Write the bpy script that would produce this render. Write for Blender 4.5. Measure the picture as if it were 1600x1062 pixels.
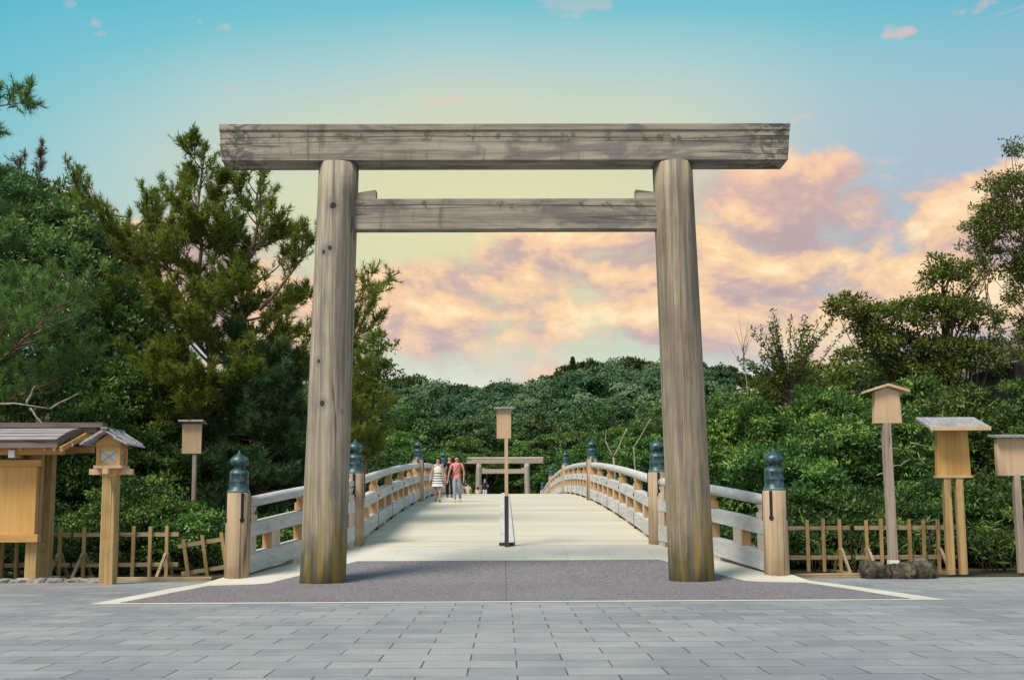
import bpy, bmesh, math, random
import numpy as np
from mathutils import Vector, Matrix
R_ = math.radians
for o in list(bpy.data.objects): bpy.data.objects.remove(o)
S = bpy.context.scene
COL = S.collection
PI = math.pi

# ------------------------------------------------------------------ camera
cam = bpy.data.cameras.new('camera'); co = bpy.data.objects.new('camera', cam); COL.objects.link(co)
S.camera = co
cam.sensor_width = 36; cam.lens = 1667 / 1600 * 36; cam.shift_y = 97 / 1600
cam.clip_start = .1; cam.clip_end = 6000
_p, _r, _y = R_(6.06), R_(.27), R_(.48)
_f = Vector((math.sin(_y) * math.cos(_p), math.cos(_y) * math.cos(_p), math.sin(_p)))
_x = Vector((math.cos(_y), -math.sin(_y), 0)); _u = _x.cross(_f)
_x2 = _x * math.cos(-_r) + _u * math.sin(-_r); _u2 = _u * math.cos(-_r) - _x * math.sin(-_r)
co.matrix_world = Matrix(((_x2.x, _u2.x, -_f.x, -.065), (_x2.y, _u2.y, -_f.y, 0), (_x2.z, _u2.z, -_f.z, 1.13), (0, 0, 0, 1)))

def lin(r, g, b):
    return tuple(((c / 255) / 12.92 if c / 255 <= .04045 else ((c / 255 + .055) / 1.055) ** 2.4) for c in (r, g, b)) + (1,)

# ------------------------------------------------------------------ node helper
class NT:
    def __init__(s, tree): s.t = tree; s.n = tree.nodes; s.l = tree.links
    def node(s, typ, **kw):
        n = s.n.new(typ)
        for k, v in kw.items(): setattr(n, k, v)
        return n
    def put(s, sock, v):
        if isinstance(v, bpy.types.NodeSocket): s.l.new(v, sock)
        elif v is not None:
            try: sock.default_value = v
            except Exception: sock.default_value = (v, v, v)
    def m(s, op, a, b=None, c=None, clamp=False):
        n = s.node('ShaderNodeMath', operation=op); n.use_clamp = clamp
        s.put(n.inputs[0], a)
        if b is not None: s.put(n.inputs[1], b)
        if c is not None: s.put(n.inputs[2], c)
        return n.outputs[0]
    def vm(s, op, a, b=None):
        n = s.node('ShaderNodeVectorMath', operation=op); s.put(n.inputs[0], a)
        if b is not None: s.put(n.inputs[1], b)
        return n.outputs['Value'] if op in ('LENGTH', 'DOT_PRODUCT', 'DISTANCE') else n.outputs[0]
    def sep(s, v):
        n = s.node('ShaderNodeSeparateXYZ'); s.put(n.inputs[0], v); return n.outputs
    def comb(s, x, y, z):
        n = s.node('ShaderNodeCombineXYZ'); s.put(n.inputs[0], x); s.put(n.inputs[1], y); s.put(n.inputs[2], z); return n.outputs[0]
    def mr(s, v, a, b, c=0, d=1, smooth=True):
        n = s.node('ShaderNodeMapRange'); n.interpolation_type = 'SMOOTHSTEP' if smooth else 'LINEAR'
        s.put(n.inputs['Value'], v); s.put(n.inputs['From Min'], a); s.put(n.inputs['From Max'], b)
        s.put(n.inputs['To Min'], c); s.put(n.inputs['To Max'], d); return n.outputs[0]
    def noise(s, v, scale, detail=4, rough=.5, dist=0, col=False):
        n = s.node('ShaderNodeTexNoise'); s.put(n.inputs['Vector'], v); n.inputs['Scale'].default_value = scale
        n.inputs['Detail'].default_value = detail; n.inputs['Roughness'].default_value = rough; n.inputs['Distortion'].default_value = dist
        return n.outputs['Color'] if col else n.outputs['Fac']
    def map(s, v, scale=(1, 1, 1), loc=(0, 0, 0), rot=(0, 0, 0)):
        n = s.node('ShaderNodeMapping'); s.put(n.inputs['Vector'], v); n.inputs['Scale'].default_value = scale
        n.inputs['Location'].default_value = loc; n.inputs['Rotation'].default_value = rot; return n.outputs[0]
    def ramp(s, f, stops, interp='LINEAR'):
        n = s.node('ShaderNodeValToRGB'); s.put(n.inputs[0], f); cr = n.color_ramp; cr.interpolation = interp
        while len(cr.elements) < len(stops): cr.elements.new(.5)
        for e, (p, c) in zip(cr.elements, stops): e.position = p; e.color = c
        return n.outputs[0]
    def mix(s, f, a, b, mode='MIX'):
        n = s.node('ShaderNodeMix', data_type='RGBA', blend_type=mode)
        s.put(n.inputs[0], f); s.put(n.inputs[6], a); s.put(n.inputs[7], b); return n.outputs[2]

# ------------------------------------------------------------------ world (sunset sky over clouds) and sun
SUN_EL, SUN_AZ = 54, 226      # degrees; azimuth from +Y (view direction) clockwise: behind the camera, to its left
w = bpy.data.worlds.new('World'); S.world = w; w.use_nodes = True
N = NT(w.node_tree); N.n.clear()
D = N.node('ShaderNodeTexCoord').outputs['Generated']
dx, dy, dz = N.sep(D)
hor = N.m('SQRT', N.m('ADD', N.m('MULTIPLY', dx, dx), N.m('MULTIPLY', dy, dy)))
q = N.m('DIVIDE', dz, N.m('MAXIMUM', hor, .05))
az = N.m('ARCTAN2', dx, dy)
aaz = N.m('ABSOLUTE', az)
azs = N.m('MINIMUM', N.m('MULTIPLY', az, .45), .4)
azs = N.m('MAXIMUM', azs, -.4)
qq = N.m('SUBTRACT', q, .27)
tt = N.m('SQRT', N.m('ADD', N.m('MULTIPLY', azs, azs), N.m('MULTIPLY', qq, qq)))
tt = N.m('ADD', tt, N.m('MULTIPLY', N.m('SUBTRACT', N.noise(D, 3.0, 3), .5), .05))
base = N.ramp(N.m('MULTIPLY', tt, 2.0), [(0, lin(224, 218, 172)), (.14, lin(214, 215, 178)), (.26, lin(200, 210, 192)), (.36, lin(168, 203, 205)),
                                        (.46, lin(118, 192, 206)), (.60, lin(70, 172, 200)), (1, lin(80, 150, 185))])
# right-hand side is greyer blue
base = N.mix(N.m('MULTIPLY', N.mr(az, .12, .42), N.mr(q, .5, .3)), base, lin(168, 188, 204))
base = N.mix(N.mr(q, .16, .11), base, lin(222, 226, 212))
V = N.map(D, (1, 1, 1.75))
wn = N.noise(V, 3.2, 3, .5, 0, True)
V2 = N.vm('ADD', V, N.vm('MULTIPLY', N.vm('SUBTRACT', wn, (.5, .5, .5)), (.10, .10, .10)))
n1 = N.noise(V2, 9.5, 10, .60)
n2 = N.noise(N.vm('ADD', V2, (3.1, 1.7, -.4)), 9.0, 8, .55)
n3 = N.noise(N.vm('ADD', V2, (-.01, 0, .035)), 9.5, 10, .60)
top = N.m('ADD', .270, N.m('MULTIPLY', N.mr(az, .10, .19), .052))
top = N.m('ADD', top, N.m('MULTIPLY', N.mr(az, -.14, -.25), .012))
top = N.m('ADD', top, N.m('MULTIPLY', N.m('SUBTRACT', N.noise(V, 4.5, 4), .5), .16))
bank = N.m('MULTIPLY', N.mr(q, N.m('ADD', top, .02), N.m('SUBTRACT', top, .045)), N.mr(aaz, 1.9, 1.2))
low = N.mr(q, .146, .170)
bias = N.m('ADD', N.m('MULTIPLY', bank, .445), -.30)
bias = N.m('ADD', bias, N.m('MULTIPLY', N.m('SUBTRACT', low, 1), .17))
bias = N.m('SUBTRACT', bias, N.m('MULTIPLY', N.m('MULTIPLY', N.mr(aaz, .5, .8), 1), .05))
dens = N.mr(N.m('ADD', n1, bias), .41, .61)
lit = N.m('ADD', N.m('MULTIPLY', N.m('SUBTRACT', n1, n3), 3.6), N.m('ADD', N.m('MULTIPLY', n2, 1.9), -.50), clamp=True)
ccol = N.ramp(lit, [(.0, lin(186, 163, 165)), (.3, lin(210, 180, 170)), (.5, lin(236, 198, 166)), (.76, lin(250, 212, 166)), (1, lin(254, 230, 188))])
ccol = N.mix(N.m('MULTIPLY', N.mr(q, .24, .33), .35), ccol, lin(240, 190, 170))
ccol = N.mix(N.m('MULTIPLY', N.mr(q, .2, .13), .5), ccol, lin(205, 190, 190))
sky = N.mix(N.m('MULTIPLY', dens, .96), base, ccol)
# small pink wisps higher up
n4 = N.noise(N.map(D, (1, 1, 2.2), (5, 2, 1)), 13.0, 5, .55)
wm = N.m('MULTIPLY', N.mr(n4, .64, .72), N.mr(q, .56, .42))
sky = N.mix(N.m('MULTIPLY', wm, .55), sky, lin(240, 190, 178))
# behind the camera: unseen pale fill added to the sky to light the plaza
back = N.m('MULTIPLY', N.mr(dy, .1, -.7), N.mr(dz, -.05, .25))
sky = N.mix(N.m('MULTIPLY', back, .6), sky, (.95, .88, .80, 1))
sky = N.mix(N.mr(dz, 0, -.05), sky, (.09, .1, .08, 1))
bg = N.node('ShaderNodeBackground'); N.put(bg.inputs[0], sky); bg.inputs[1].default_value = 0.82
N.l.new(bg.outputs[0], N.node('ShaderNodeOutputWorld').inputs[0])
w.cycles.sampling_method = 'MANUAL'; w.cycles.sample_map_resolution = 512

sun = bpy.data.lights.new('sun', 'SUN'); sun.energy = 3.4; sun.angle = R_(20); sun.color = (1, .91, .78)
so = bpy.data.objects.new('sun', sun); COL.objects.link(so)
sd = Vector((math.sin(R_(SUN_AZ)) * math.cos(R_(SUN_EL)), math.cos(R_(SUN_AZ)) * math.cos(R_(SUN_EL)), math.sin(R_(SUN_EL))))
so.rotation_euler = sd.to_track_quat('Z', 'Y').to_euler()
S.view_settings.view_transform = 'Standard'; S.view_settings.look = 'None'; S.view_settings.gamma = 1
S.view_settings.exposure = 0.35
S.cycles.max_bounces = 6; S.cycles.transparent_max_bounces = 4; S.cycles.diffuse_bounces = 3; S.cycles.glossy_bounces = 2
S.cycles.transmission_bounces = 3

# ------------------------------------------------------------------ materials
MATS = {}
def material(name, fn, rough=.7, spec=.3, metal=0):
    m = bpy.data.materials.new(name); m.use_nodes = True
    N = NT(m.node_tree); b = N.n['Principled BSDF']
    b.inputs['Roughness'].default_value = rough; b.inputs['Specular IOR Level'].default_value = spec; b.inputs['Metallic'].default_value = metal
    r = fn(N, b)
    if r is not None: N.put(b.inputs['Base Color'], r)
    MATS[name] = m
    return m
def bump(N, b, h, strength=.3, dist=.01):
    n = N.node('ShaderNodeBump'); N.put(n.inputs['Height'], h); n.inputs['Strength'].default_value = strength; n.inputs['Distance'].default_value = dist
    N.l.new(n.outputs[0], b.inputs['Normal'])
def obco(N): return N.node('ShaderNodeTexCoord').outputs['Object']
def c4(r, g, b): return (r, g, b, 1)

def wood(name, dark, mid, light, axis='Z', fine=1.0, moss=None, mosscol=c4(.13, .13, .05), crack=True, rough=.75, stain=.35, knots=None, rand=True):
    """grain runs along the given axis"""
    def fn(N, b):
        o = obco(N)
        if rand:
            oi = N.node('ShaderNodeObjectInfo').outputs['Random']
            o = N.vm('ADD', o, N.comb(N.m('MULTIPLY', oi, 7), N.m('MULTIPLY', oi, 13), N.m('MULTIPLY', oi, 5)))
        k = {'X': (.35, 9, 9), 'Y': (9, .35, 9), 'Z': (9, 9, .35)}[axis]
        g = N.noise(N.map(o, tuple(v * fine for v in k)), 1.6, 7, .62, .4)
        k2 = {'X': (.1, 3, 3), 'Y': (3, .1, 3), 'Z': (3, 3, .1)}[axis]
        g2 = N.noise(N.map(o, tuple(v * fine for v in k2)), 2.0, 4, .5)
        big = N.noise(o, 1.3 * fine, 4, .6)
        kf = {'X': (.8, 48, 48), 'Y': (48, .8, 48), 'Z': (48, 48, .8)}[axis]
        gf = N.noise(N.map(o, kf), 1.2, 4, .7)
        f = N.m('ADD', N.m('ADD', N.m('MULTIPLY', g, .40), N.m('MULTIPLY', g2, .34)), N.m('MULTIPLY', gf, .26))
        c = N.ramp(N.mr(f, .34, .66, smooth=False), [(0, dark), (.5, mid), (1, light)])
        c = N.mix(N.m('MULTIPLY', N.mr(big, .45, .7), stain), c, N.mix(1.0, c, c4(.62, .6, .6), 'MULTIPLY'))
        h = f
        if crack:
            k3 = {'X': (.05, 2.6, 2.6), 'Y': (2.6, .05, 2.6), 'Z': (2.6, 2.6, .05)}[axis]
            cr = N.noise(N.map(o, tuple(v * fine for v in k3), (3, 3, 3)), 1.1, 3, .5)
            cm = N.m('SUBTRACT', 1, N.mr(N.m('ABSOLUTE', N.m('SUBTRACT', cr, .5)), .002, .011), clamp=True)
            c = N.mix(N.m('MULTIPLY', cm, .7), c, c4(.045, .035, .03))
            h = N.m('SUBTRACT', f, N.m('MULTIPLY', cm, 1.2))
        if moss: c = moss(N, c, o)
        if knots:
            oo = obco(N)
            for (kx, ky, kz, kr) in knots:
                dd = N.vm('DISTANCE', N.vm('MULTIPLY', oo, (1, 1, .8)), (kx, ky, kz * .8))
                dd = N.m('ADD', dd, N.m('MULTIPLY', N.m('SUBTRACT', N.noise(oo, 9, 3), .5), kr * 1.2))
                halo = N.mr(dd, kr * 3.6, kr * .9)
                c = N.mix(N.m('MULTIPLY', halo, .5), c, c4(.13, .12, .14))
                c = N.mix(N.m('MULTIPLY', N.mr(dd, kr * 1.05, kr * .85), .95), c, c4(.03, .022, .018))
        bump(N, b, h, .45, .006)
        return c
    return material(name, fn, rough, .25)

def torii_moss(N, c, o):
    oo = obco(N); x, y, z = N.sep(oo)
    nn = N.noise(N.map(oo, (5, 5, .8)), 2, 5, .6)
    base_ = N.m('MULTIPLY', N.mr(N.m('ADD', z, N.m('MULTIPLY', nn, 1.4)), 1.65, .9), .9)
    c = N.mix(base_, c, c4(.065, .062, .022))
    yel = N.m('MULTIPLY', N.mr(N.m('ADD', z, N.m('MULTIPLY', nn, 2.4)), 3.4, 1.4), N.m('MULTIPLY', N.mr(N.noise(N.map(oo, (2.5, 2.5, .25)), 1.7, 3), .40, .58), .72))
    c = N.mix(yel, c, c4(.27, .19, .045))
    nz2 = N.mr(N.noise(N.map(oo, (6, 6, .25), (9, 9, 9)), 1.2, 5, .6), .50, .62)
    c = N.mix(N.m('MULTIPLY', nz2, .55), c, c4(.115, .10, .105))
    nz3 = N.mr(N.noise(N.map(oo, (3, 3, .8), (2, 5, 1)), 1.3, 5, .65), .55, .66)
    c = N.mix(N.m('MULTIPLY', nz3, .35), c, c4(.10, .095, .105))
    return c
def beam_moss(N, c, o):
    oo = obco(N); x, y, z = N.sep(oo)
    n = N.noise(N.map(oo, (.55, 2, 1.6)), 1.5, 8, .62, .6)
    c = N.mix(N.m('MULTIPLY', N.mr(n, .49, .62), .62), c, c4(.10, .098, .115))
    endm = N.mr(N.m('ABSOLUTE', x), 3.7, 4.9)
    n5 = N.noise(N.map(oo, (2.6, 2, 3.6)), 1.5, 9, .68, 1.2)
    c = N.mix(N.m('MULTIPLY', N.m('MULTIPLY', N.mr(n5, .47, .55), endm), .8), c, c4(.055, .055, .06))
    seam = N.m('ABSOLUTE', N.m('ADD', z, N.m('ADD', -.42, N.m('MULTIPLY', N.m('SUBTRACT', N.noise(N.map(oo, (.5, .5, .5)), 1, 2), .5), .12))))
    c = N.mix(N.m('MULTIPLY', N.mr(seam, .011, .003), .95), c, c4(.02, .018, .012))
    n2 = N.noise(N.map(oo, (2.2, 2, 2.2), (4, 4, 4)), 1.8, 7, .7)
    gm = N.m('MULTIPLY', N.mr(n2, .52, .62), N.mr(seam, .15, .02))
    c = N.mix(N.m('MULTIPLY', gm, .85), c, c4(.075, .075, .03))
    n3 = N.noise(N.map(oo, (4, 2, .7), (1, 7, 2)), 1.5, 5, .6)
    return N.mix(N.m('MULTIPLY', N.mr(n3, .58, .7), .6), c, c4(.10, .10, .06))
GD, GM, GL = c4(.10, .085, .07), c4(.32, .28, .215), c4(.53, .47, .36)
wood('torii_left', GD, GM, GL, moss=torii_moss, rand=False, stain=.4,
     knots=[(.16, -.345, 6.51, .055), (.0, -.32, 5.70, .038), (.115, -.35, 5.75, .042), (-.065, -.34, 3.78, .034), (.02, -.365, 3.05, .04), (.33, -.26, 2.92, .022)])
wood('torii_right', c4(.09, .075, .055), c4(.28, .235, .17), c4(.47, .40, .29), moss=torii_moss, rand=False, stain=.5)
wood('torii_beam', c4(.11, .10, .09), c4(.31, .28, .23), c4(.48, .43, .34), 'X', moss=beam_moss, rand=False, stain=.6)
wood('far_torii', c4(.22, .2, .18), c4(.36, .33, .29), c4(.5, .47, .41), 'Z', crack=False)
wood('far_torii_x', c4(.2, .17, .14), c4(.42, .36, .29), c4(.56, .49, .4), 'X', crack=False)
wood('cedar', c4(.46, .24, .065), c4(.57, .32, .10), c4(.66, .41, .16), fine=1.1, crack=False, stain=.15, rough=.6)
wood('cedar_x', c4(.34, .17, .055), c4(.52, .29, .105), c4(.64, .40, .17), 'X', fine=1.6, crack=False, stain=.15, rough=.6)
wood('post_wood', c4(.23, .16, .10), c4(.40, .295, .195), c4(.52, .41, .29), fine=1.0, stain=.75)
wood('board_wood', c4(.46, .31, .19), c4(.55, .39, .25), c4(.61, .46, .31), fine=1.1, crack=False, stain=.25)
wood('pole_wood', c4(.22, .165, .13), c4(.34, .27, .22), c4(.44, .37, .31), fine=2, stain=.3)
wood('pale_rail', c4(.38, .38, .37), c4(.54, .54, .53), c4(.66, .66, .65), 'Y', fine=1.3, stain=.3, crack=False)
wood('fence_wood', c4(.25, .155, .06), c4(.43, .29, .13), c4(.54, .40, .21), fine=2.2, stain=.5)
wood('fence_wood_x', c4(.22, .16, .09), c4(.40, .31, .19), c4(.5, .41, .27), 'X', fine=2.2, stain=.5)
wood('roof_wood', c4(.09, .065, .055), c4(.17, .13, .115), c4(.27, .22, .205), 'X', fine=2.5, stain=.5)
wood('roof_grey', c4(.18, .17, .18), c4(.32, .31, .33), c4(.48, .47, .49), 'Y', fine=2, stain=.4)
wood('roof_grey_x', c4(.20, .175, .175), c4(.31, .285, .29), c4(.44, .42, .43), 'X', fine=2.2, stain=.4)
wood('bark', c4(.05, .035, .025), c4(.11, .08, .06), c4(.19, .15, .115), fine=2, stain=.4)
wood('pale_bark', c4(.18, .15, .11), c4(.33, .29, .22), c4(.5, .46, .38), fine=1, stain=.4)
wood('pine_bark', c4(.10, .055, .035), c4(.2, .125, .085), c4(.3, .21, .15), fine=1, stain=.4)

def deck_fn(N, b):
    o = obco(N); x, y, z = N.sep(o)
    pl = N.m('MULTIPLY', y, 1 / .30); fr = N.m('FRACT', pl); idn = N.m('FLOOR', pl)
    wn = N.node('ShaderNodeTexWhiteNoise', noise_dimensions='1D'); N.put(wn.inputs['W'], idn)
    g = N.noise(N.comb(N.m('MULTIPLY', x, .5), N.m('MULTIPLY', y, 14), idn), 1, 5, .6)
    c = N.ramp(N.m('ADD', N.m('MULTIPLY', wn.outputs[0], .45), N.m('MULTIPLY', g, .55)), [(.2, c4(.46, .41, .31)), (.5, c4(.585, .54, .44)), (.85, c4(.66, .625, .54))])
    c = N.mix(N.m('MULTIPLY', N.mr(N.noise(o, .45, 3), .42, .62), .5), c, c4(.56, .51, .38))
    e = N.m('MINIMUM', fr, N.m('SUBTRACT', 1, fr))
    c = N.mix(N.m('MULTIPLY', N.mr(e, .05, .015), .7), c, c4(.2, .17, .12))
    bump(N, b, N.m('MINIMUM', e, .06), .3, .03)
    return c
material('deck', deck_fn, .75, .2)

def paver_fn(N, b):
    o = N.node('ShaderNodeTexCoord').outputs['Object']
    o = N.map(o, (1, 1, 1), (-.03 + 72 * .5, .26 + 40, 0))
    def brick(mort, smooth):
        n = N.node('ShaderNodeTexBrick'); N.put(n.inputs['Vector'], o)
        n.offset = .5; n.offset_frequency = 2; n.squash = 1
        n.inputs['Color1'].default_value = (0, 0, 0, 1); n.inputs['Color2'].default_value = (1, 1, 1, 1); n.inputs['Mortar'].default_value = (.5, .5, .5, 1)
        n.inputs['Scale'].default_value = 1; n.inputs['Mortar Size'].default_value = mort; n.inputs['Mortar Smooth'].default_value = smooth
        n.inputs['Brick Width'].default_value = .72; n.inputs['Row Height'].default_value = .40; n.inputs['Bias'].default_value = 0
        return n
    bk = brick(.0065, .1)
    tone = N.node('ShaderNodeRGBToBW'); N.put(tone.inputs[0], bk.outputs['Color'])
    sp = N.noise(o, 70, 4, .85)
    big = N.noise(o, .33, 4, .55)
    mid = N.noise(o, 2.3, 5, .65)
    t = N.m('ADD', N.m('MULTIPLY', tone.outputs[0], .17), N.m('ADD', N.m('MULTIPLY', big, .45), N.m('MULTIPLY', mid, .42)))
    c = N.ramp(t, [(.25, c4(.19, .195, .21)), (.45, c4(.265, .27, .285)), (.6, c4(.345, .35, .345)), (.78, c4(.42, .42, .39))])
    c = N.mix(N.mr(sp, .38, .64, 0, .75), N.mix(1, c, c4(.68, .68, .7), 'MULTIPLY'), N.mix(1, c, c4(1.22, 1.22, 1.2), 'MULTIPLY'))
    st = N.mr(N.noise(o, 7, 2, .5), .70, .76)
    c = N.mix(N.m('MULTIPLY', st, .35), c, c4(.14, .14, .15))
    dj = N.mr(N.noise(o, 1.1, 4, .6), .35, .6, .55, 1)
    c = N.mix(N.m('MULTIPLY', bk.outputs['Fac'], dj), c, c4(.045, .04, .038))
    wet = N.mr(N.noise(N.map(o, (1, 1, 1), (8, 3, 0)), .8, 6, .7), .56, .70)
    c = N.mix(N.m('MULTIPLY', wet, .3), c, c4(.16, .155, .15))
    bump(N, b, N.m('SUBTRACT', N.m('MULTIPLY', sp, .2), bk.outputs['Fac']), .5, .004)
    return c
material('pavers', paver_fn, .62, .4)

def aggregate_fn(N, b):
    o = obco(N)
    v = N.node('ShaderNodeTexVoronoi'); N.put(v.inputs['Vector'], o); v.inputs['Scale'].default_value = 42
    tone = N.node('ShaderNodeRGBToBW'); N.put(tone.inputs[0], v.outputs['Color'])
    s = N.noise(o, 60, 3, .8)
    c = N.ramp(N.m('ADD', N.m('MULTIPLY', tone.outputs[0], .55), N.m('MULTIPLY', s, .45)),
               [(.2, c4(.075, .07, .08)), (.5, c4(.165, .152, .17)), (.68, c4(.27, .24, .24)), (.85, c4(.52, .44, .38))])
    c = N.mix(N.mr(N.noise(o, .5, 4), .4, .65, 0, .35), c, c4(.21, .20, .22))
    x, y, z = N.sep(o)
    jn = N.mr(N.m('ABSOLUTE', N.m('ADD', x, .03)), .012, .008)
    c = N.mix(N.m('MULTIPLY', jn, .6), c, c4(.06, .055, .06))
    bump(N, b, tone.outputs[0], .35, .004)
    return c
material('aggregate', aggregate_fn, .8, .25)

def stone_fn(N, b):
    o = obco(N); x, y, z = N.sep(o)
    fx = N.m('FRACT', N.m('DIVIDE', N.m('ADD', x, 50.4), .86)); e = N.m('MINIMUM', fx, N.m('SUBTRACT', 1, fx))
    s = N.noise(o, 50, 3, .8)
    c = N.ramp(N.m('ADD', N.m('MULTIPLY', N.noise(o, .8, 4), .6), N.m('MULTIPLY', s, .4)), [(.3, c4(.47, .45, .38)), (.6, c4(.63, .60, .52))])
    c = N.mix(N.m('MULTIPLY', N.mr(e, .008, .004), .5), c, c4(.3, .28, .22))
    return c
material('white_stone', stone_fn, .75, .3)

def rock_fn(N, b):
    o = obco(N)
    n = N.noise(o, 6, 8, .7, .4); n2 = N.noise(N.map(o, (1, 1, 1), (5, 5, 5)), 3, 5)
    c = N.ramp(n, [(.35, c4(.012, .012, .01)), (.5, c4(.05, .045, .035)), (.6, c4(.16, .145, .12)), (.75, c4(.38, .35, .3))])
    c = N.mix(N.mr(n2, .5, .7, 0, .5), c, c4(.10, .085, .04))
    bump(N, b, n, .9, .05)
    return c
material('rock', rock_fn, .9, .2)
def grey_rock_fn(N, b):
    o = obco(N); n = N.noise(o, 8, 8, .7)
    bump(N, b, n, .7, .03)
    return N.ramp(n, [(.3, c4(.12, .11, .10)), (.55, c4(.27, .25, .23)), (.75, c4(.40, .38, .35))])
material('grey_rock', grey_rock_fn, .9, .2)

def bronze_fn(N, b):
    o = obco(N); x, y, z = N.sep(o)
    n = N.noise(o, 9, 7, .7); n2 = N.noise(N.map(o, (3, 3, .6)), 4, 5, .6)
    c = N.ramp(N.m('ADD', N.m('MULTIPLY', n, .5), N.m('MULTIPLY', n2, .5)), [(.36, c4(.015, .028, .033)), (.5, c4(.035, .075, .085)), (.61, c4(.09, .18, .185)), (.75, c4(.24, .40, .39))])
    low_ = N.mr(N.m('ADD', z, N.m('MULTIPLY', n, .08)), .1, .06)
    return N.mix(N.m('MULTIPLY', low_, .6), c, c4(.20, .38, .38))
material('bronze', bronze_fn, .42, .5, .3)
material('black_metal', lambda N, b: c4(.012, .012, .016), .5, .4)
material('white_metal', lambda N, b: c4(.78, .79, .78), .45, .5)
material('paper', lambda N, b: c4(.55, .58, .56), .8, .2)
material('dark_wood', lambda N, b: N.ramp(N.noise(N.map(obco(N), (8, 8, .6)), 2, 4), [(.3, c4(.03, .02, .02)), (.7, c4(.09, .07, .07))]), .7, .3)
def ground_fn(N, b):
    o = obco(N); n = N.noise(o, 2.5, 8, .7); n2 = N.noise(o, 25, 4, .7)
    bump(N, b, n2, .7, .04)
    c = N.ramp(N.m('ADD', N.m('MULTIPLY', n, .6), N.m('MULTIPLY', n2, .4)), [(.35, c4(.025, .022, .014)), (.5, c4(.07, .055, .035)), (.65, c4(.13, .11, .07))])
    return N.mix(N.mr(N.noise(o, .7, 3), .5, .65, 0, .7), c, c4(.03, .05, .015))
material('soil', ground_fn, .95, .1)
def hill_fn(N, b):
    o = obco(N); n = N.noise(o, .15, 8, .75)
    return N.ramp(n, [(.3, c4(.012, .03, .015)), (.6, c4(.04, .08, .035)), (.8, c4(.07, .12, .05))])
material('hillside', hill_fn, .95, .1)
material('mountain', lambda N, b: N.ramp(N.noise(obco(N), .02, 8, .7), [(.3, c4(.06, .10, .12)), (.7, c4(.13, .18, .20))]), .95, .1)  # blue of distant haze mixed into the forest colour itself
def water_fn(N, b):
    bump(N, b, N.noise(N.map(obco(N), (.5, 2, 1)), 1, 4), .2, .1)
    return c4(.03, .06, .05)
material('river_water', water_fn, .08, .5)

def leafmat(name, stops, rough=.5, trans=.25, spec=.35, tcol=1.4):
    m = bpy.data.materials.new(name); m.use_nodes = True
    N = NT(m.node_tree); b = N.n['Principled BSDF']; out = N.n['Material Output']
    a = N.node('ShaderNodeAttribute', attribute_name='tint')
    c = N.ramp(a.outputs['Fac'], [(p, c4(*k)) for p, k in stops])
    oi = N.node('ShaderNodeObjectInfo').outputs['Random']
    hs = N.node('ShaderNodeHueSaturation'); N.put(hs.inputs['Color'], c)
    N.put(hs.inputs['Hue'], N.m('ADD', .478, N.m('MULTIPLY', oi, .036))); N.put(hs.inputs['Value'], N.m('ADD', .80, N.m('MULTIPLY', oi, .42)))
    c = hs.outputs[0]
    N.put(b.inputs['Base Color'], c); b.inputs['Roughness'].default_value = rough; b.inputs['Specular IOR Level'].default_value = spec
    t = N.node('ShaderNodeBsdfTranslucent'); N.put(t.inputs[0], N.mix(1, c, c4(tcol, tcol * 1.1, tcol * .6), 'MULTIPLY'))
    x = N.node('ShaderNodeMixShader'); x.inputs[0].default_value = trans
    N.l.new(b.outputs[0], x.inputs[1]); N.l.new(t.outputs[0], x.inputs[2]); N.l.new(x.outputs[0], out.inputs[0])
    MATS[name] = m; return m
leafmat('leaf_dark', [(0, (.014, .036, .012)), (.4, (.042, .098, .026)), (.75, (.105, .20, .048)), (1, (.25, .37, .09))])
leafmat('leaf_teal', [(0, (.022, .05, .02)), (.4, (.062, .122, .046)), (.75, (.14, .225, .08)), (1, (.26, .35, .12))])
leafmat('leaf_green', [(0, (.012, .034, .010)), (.45, (.038, .088, .022)), (.75, (.11, .20, .045)), (1, (.30, .40, .09))])
leafmat('leaf_olive', [(0, (.035, .05, .01)), (.4, (.09, .12, .024)), (.75, (.16, .20, .04)), (1, (.25, .28, .065))])
leafmat('leaf_bright', [(0, (.05, .10, .015)), (.5, (.12, .20, .03)), (1, (.24, .32, .06))], trans=.4)
leafmat('leaf_hill', [(0, (.028, .058, .028)), (.35, (.062, .115, .052)), (.6, (.105, .155, .085)), (.8, (.15, .20, .085)), (1, (.21, .24, .07))], .7, .1, .15)
leafmat('leaf_ridge', [(0, (.03, .05, .02)), (.5, (.075, .095, .035)), (1, (.14, .14, .05))], .7, .2, .15)
leafmat('leaf_pad', [(0, (.022, .055, .02)), (.4, (.05, .11, .034)), (.75, (.10, .185, .048)), (1, (.24, .33, .07))], .6, .2, .2)
leafmat('needle', [(0, (.035, .055, .01)), (.4, (.10, .14, .022)), (.75, (.21, .245, .04)), (1, (.34, .35, .07))], .5, .4)
leafmat('needle_green', [(0, (.035, .08, .028)), (.45, (.09, .18, .06)), (.8, (.17, .29, .095)), (1, (.27, .40, .14))], .5, .4)
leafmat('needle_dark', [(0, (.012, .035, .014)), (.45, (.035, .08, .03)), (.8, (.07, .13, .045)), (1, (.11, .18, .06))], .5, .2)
leafmat('needle_red', [(0, (.05, .03, .02)), (.5, (.11, .065, .045)), (1, (.17, .12, .07))], .5, .3)

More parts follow.
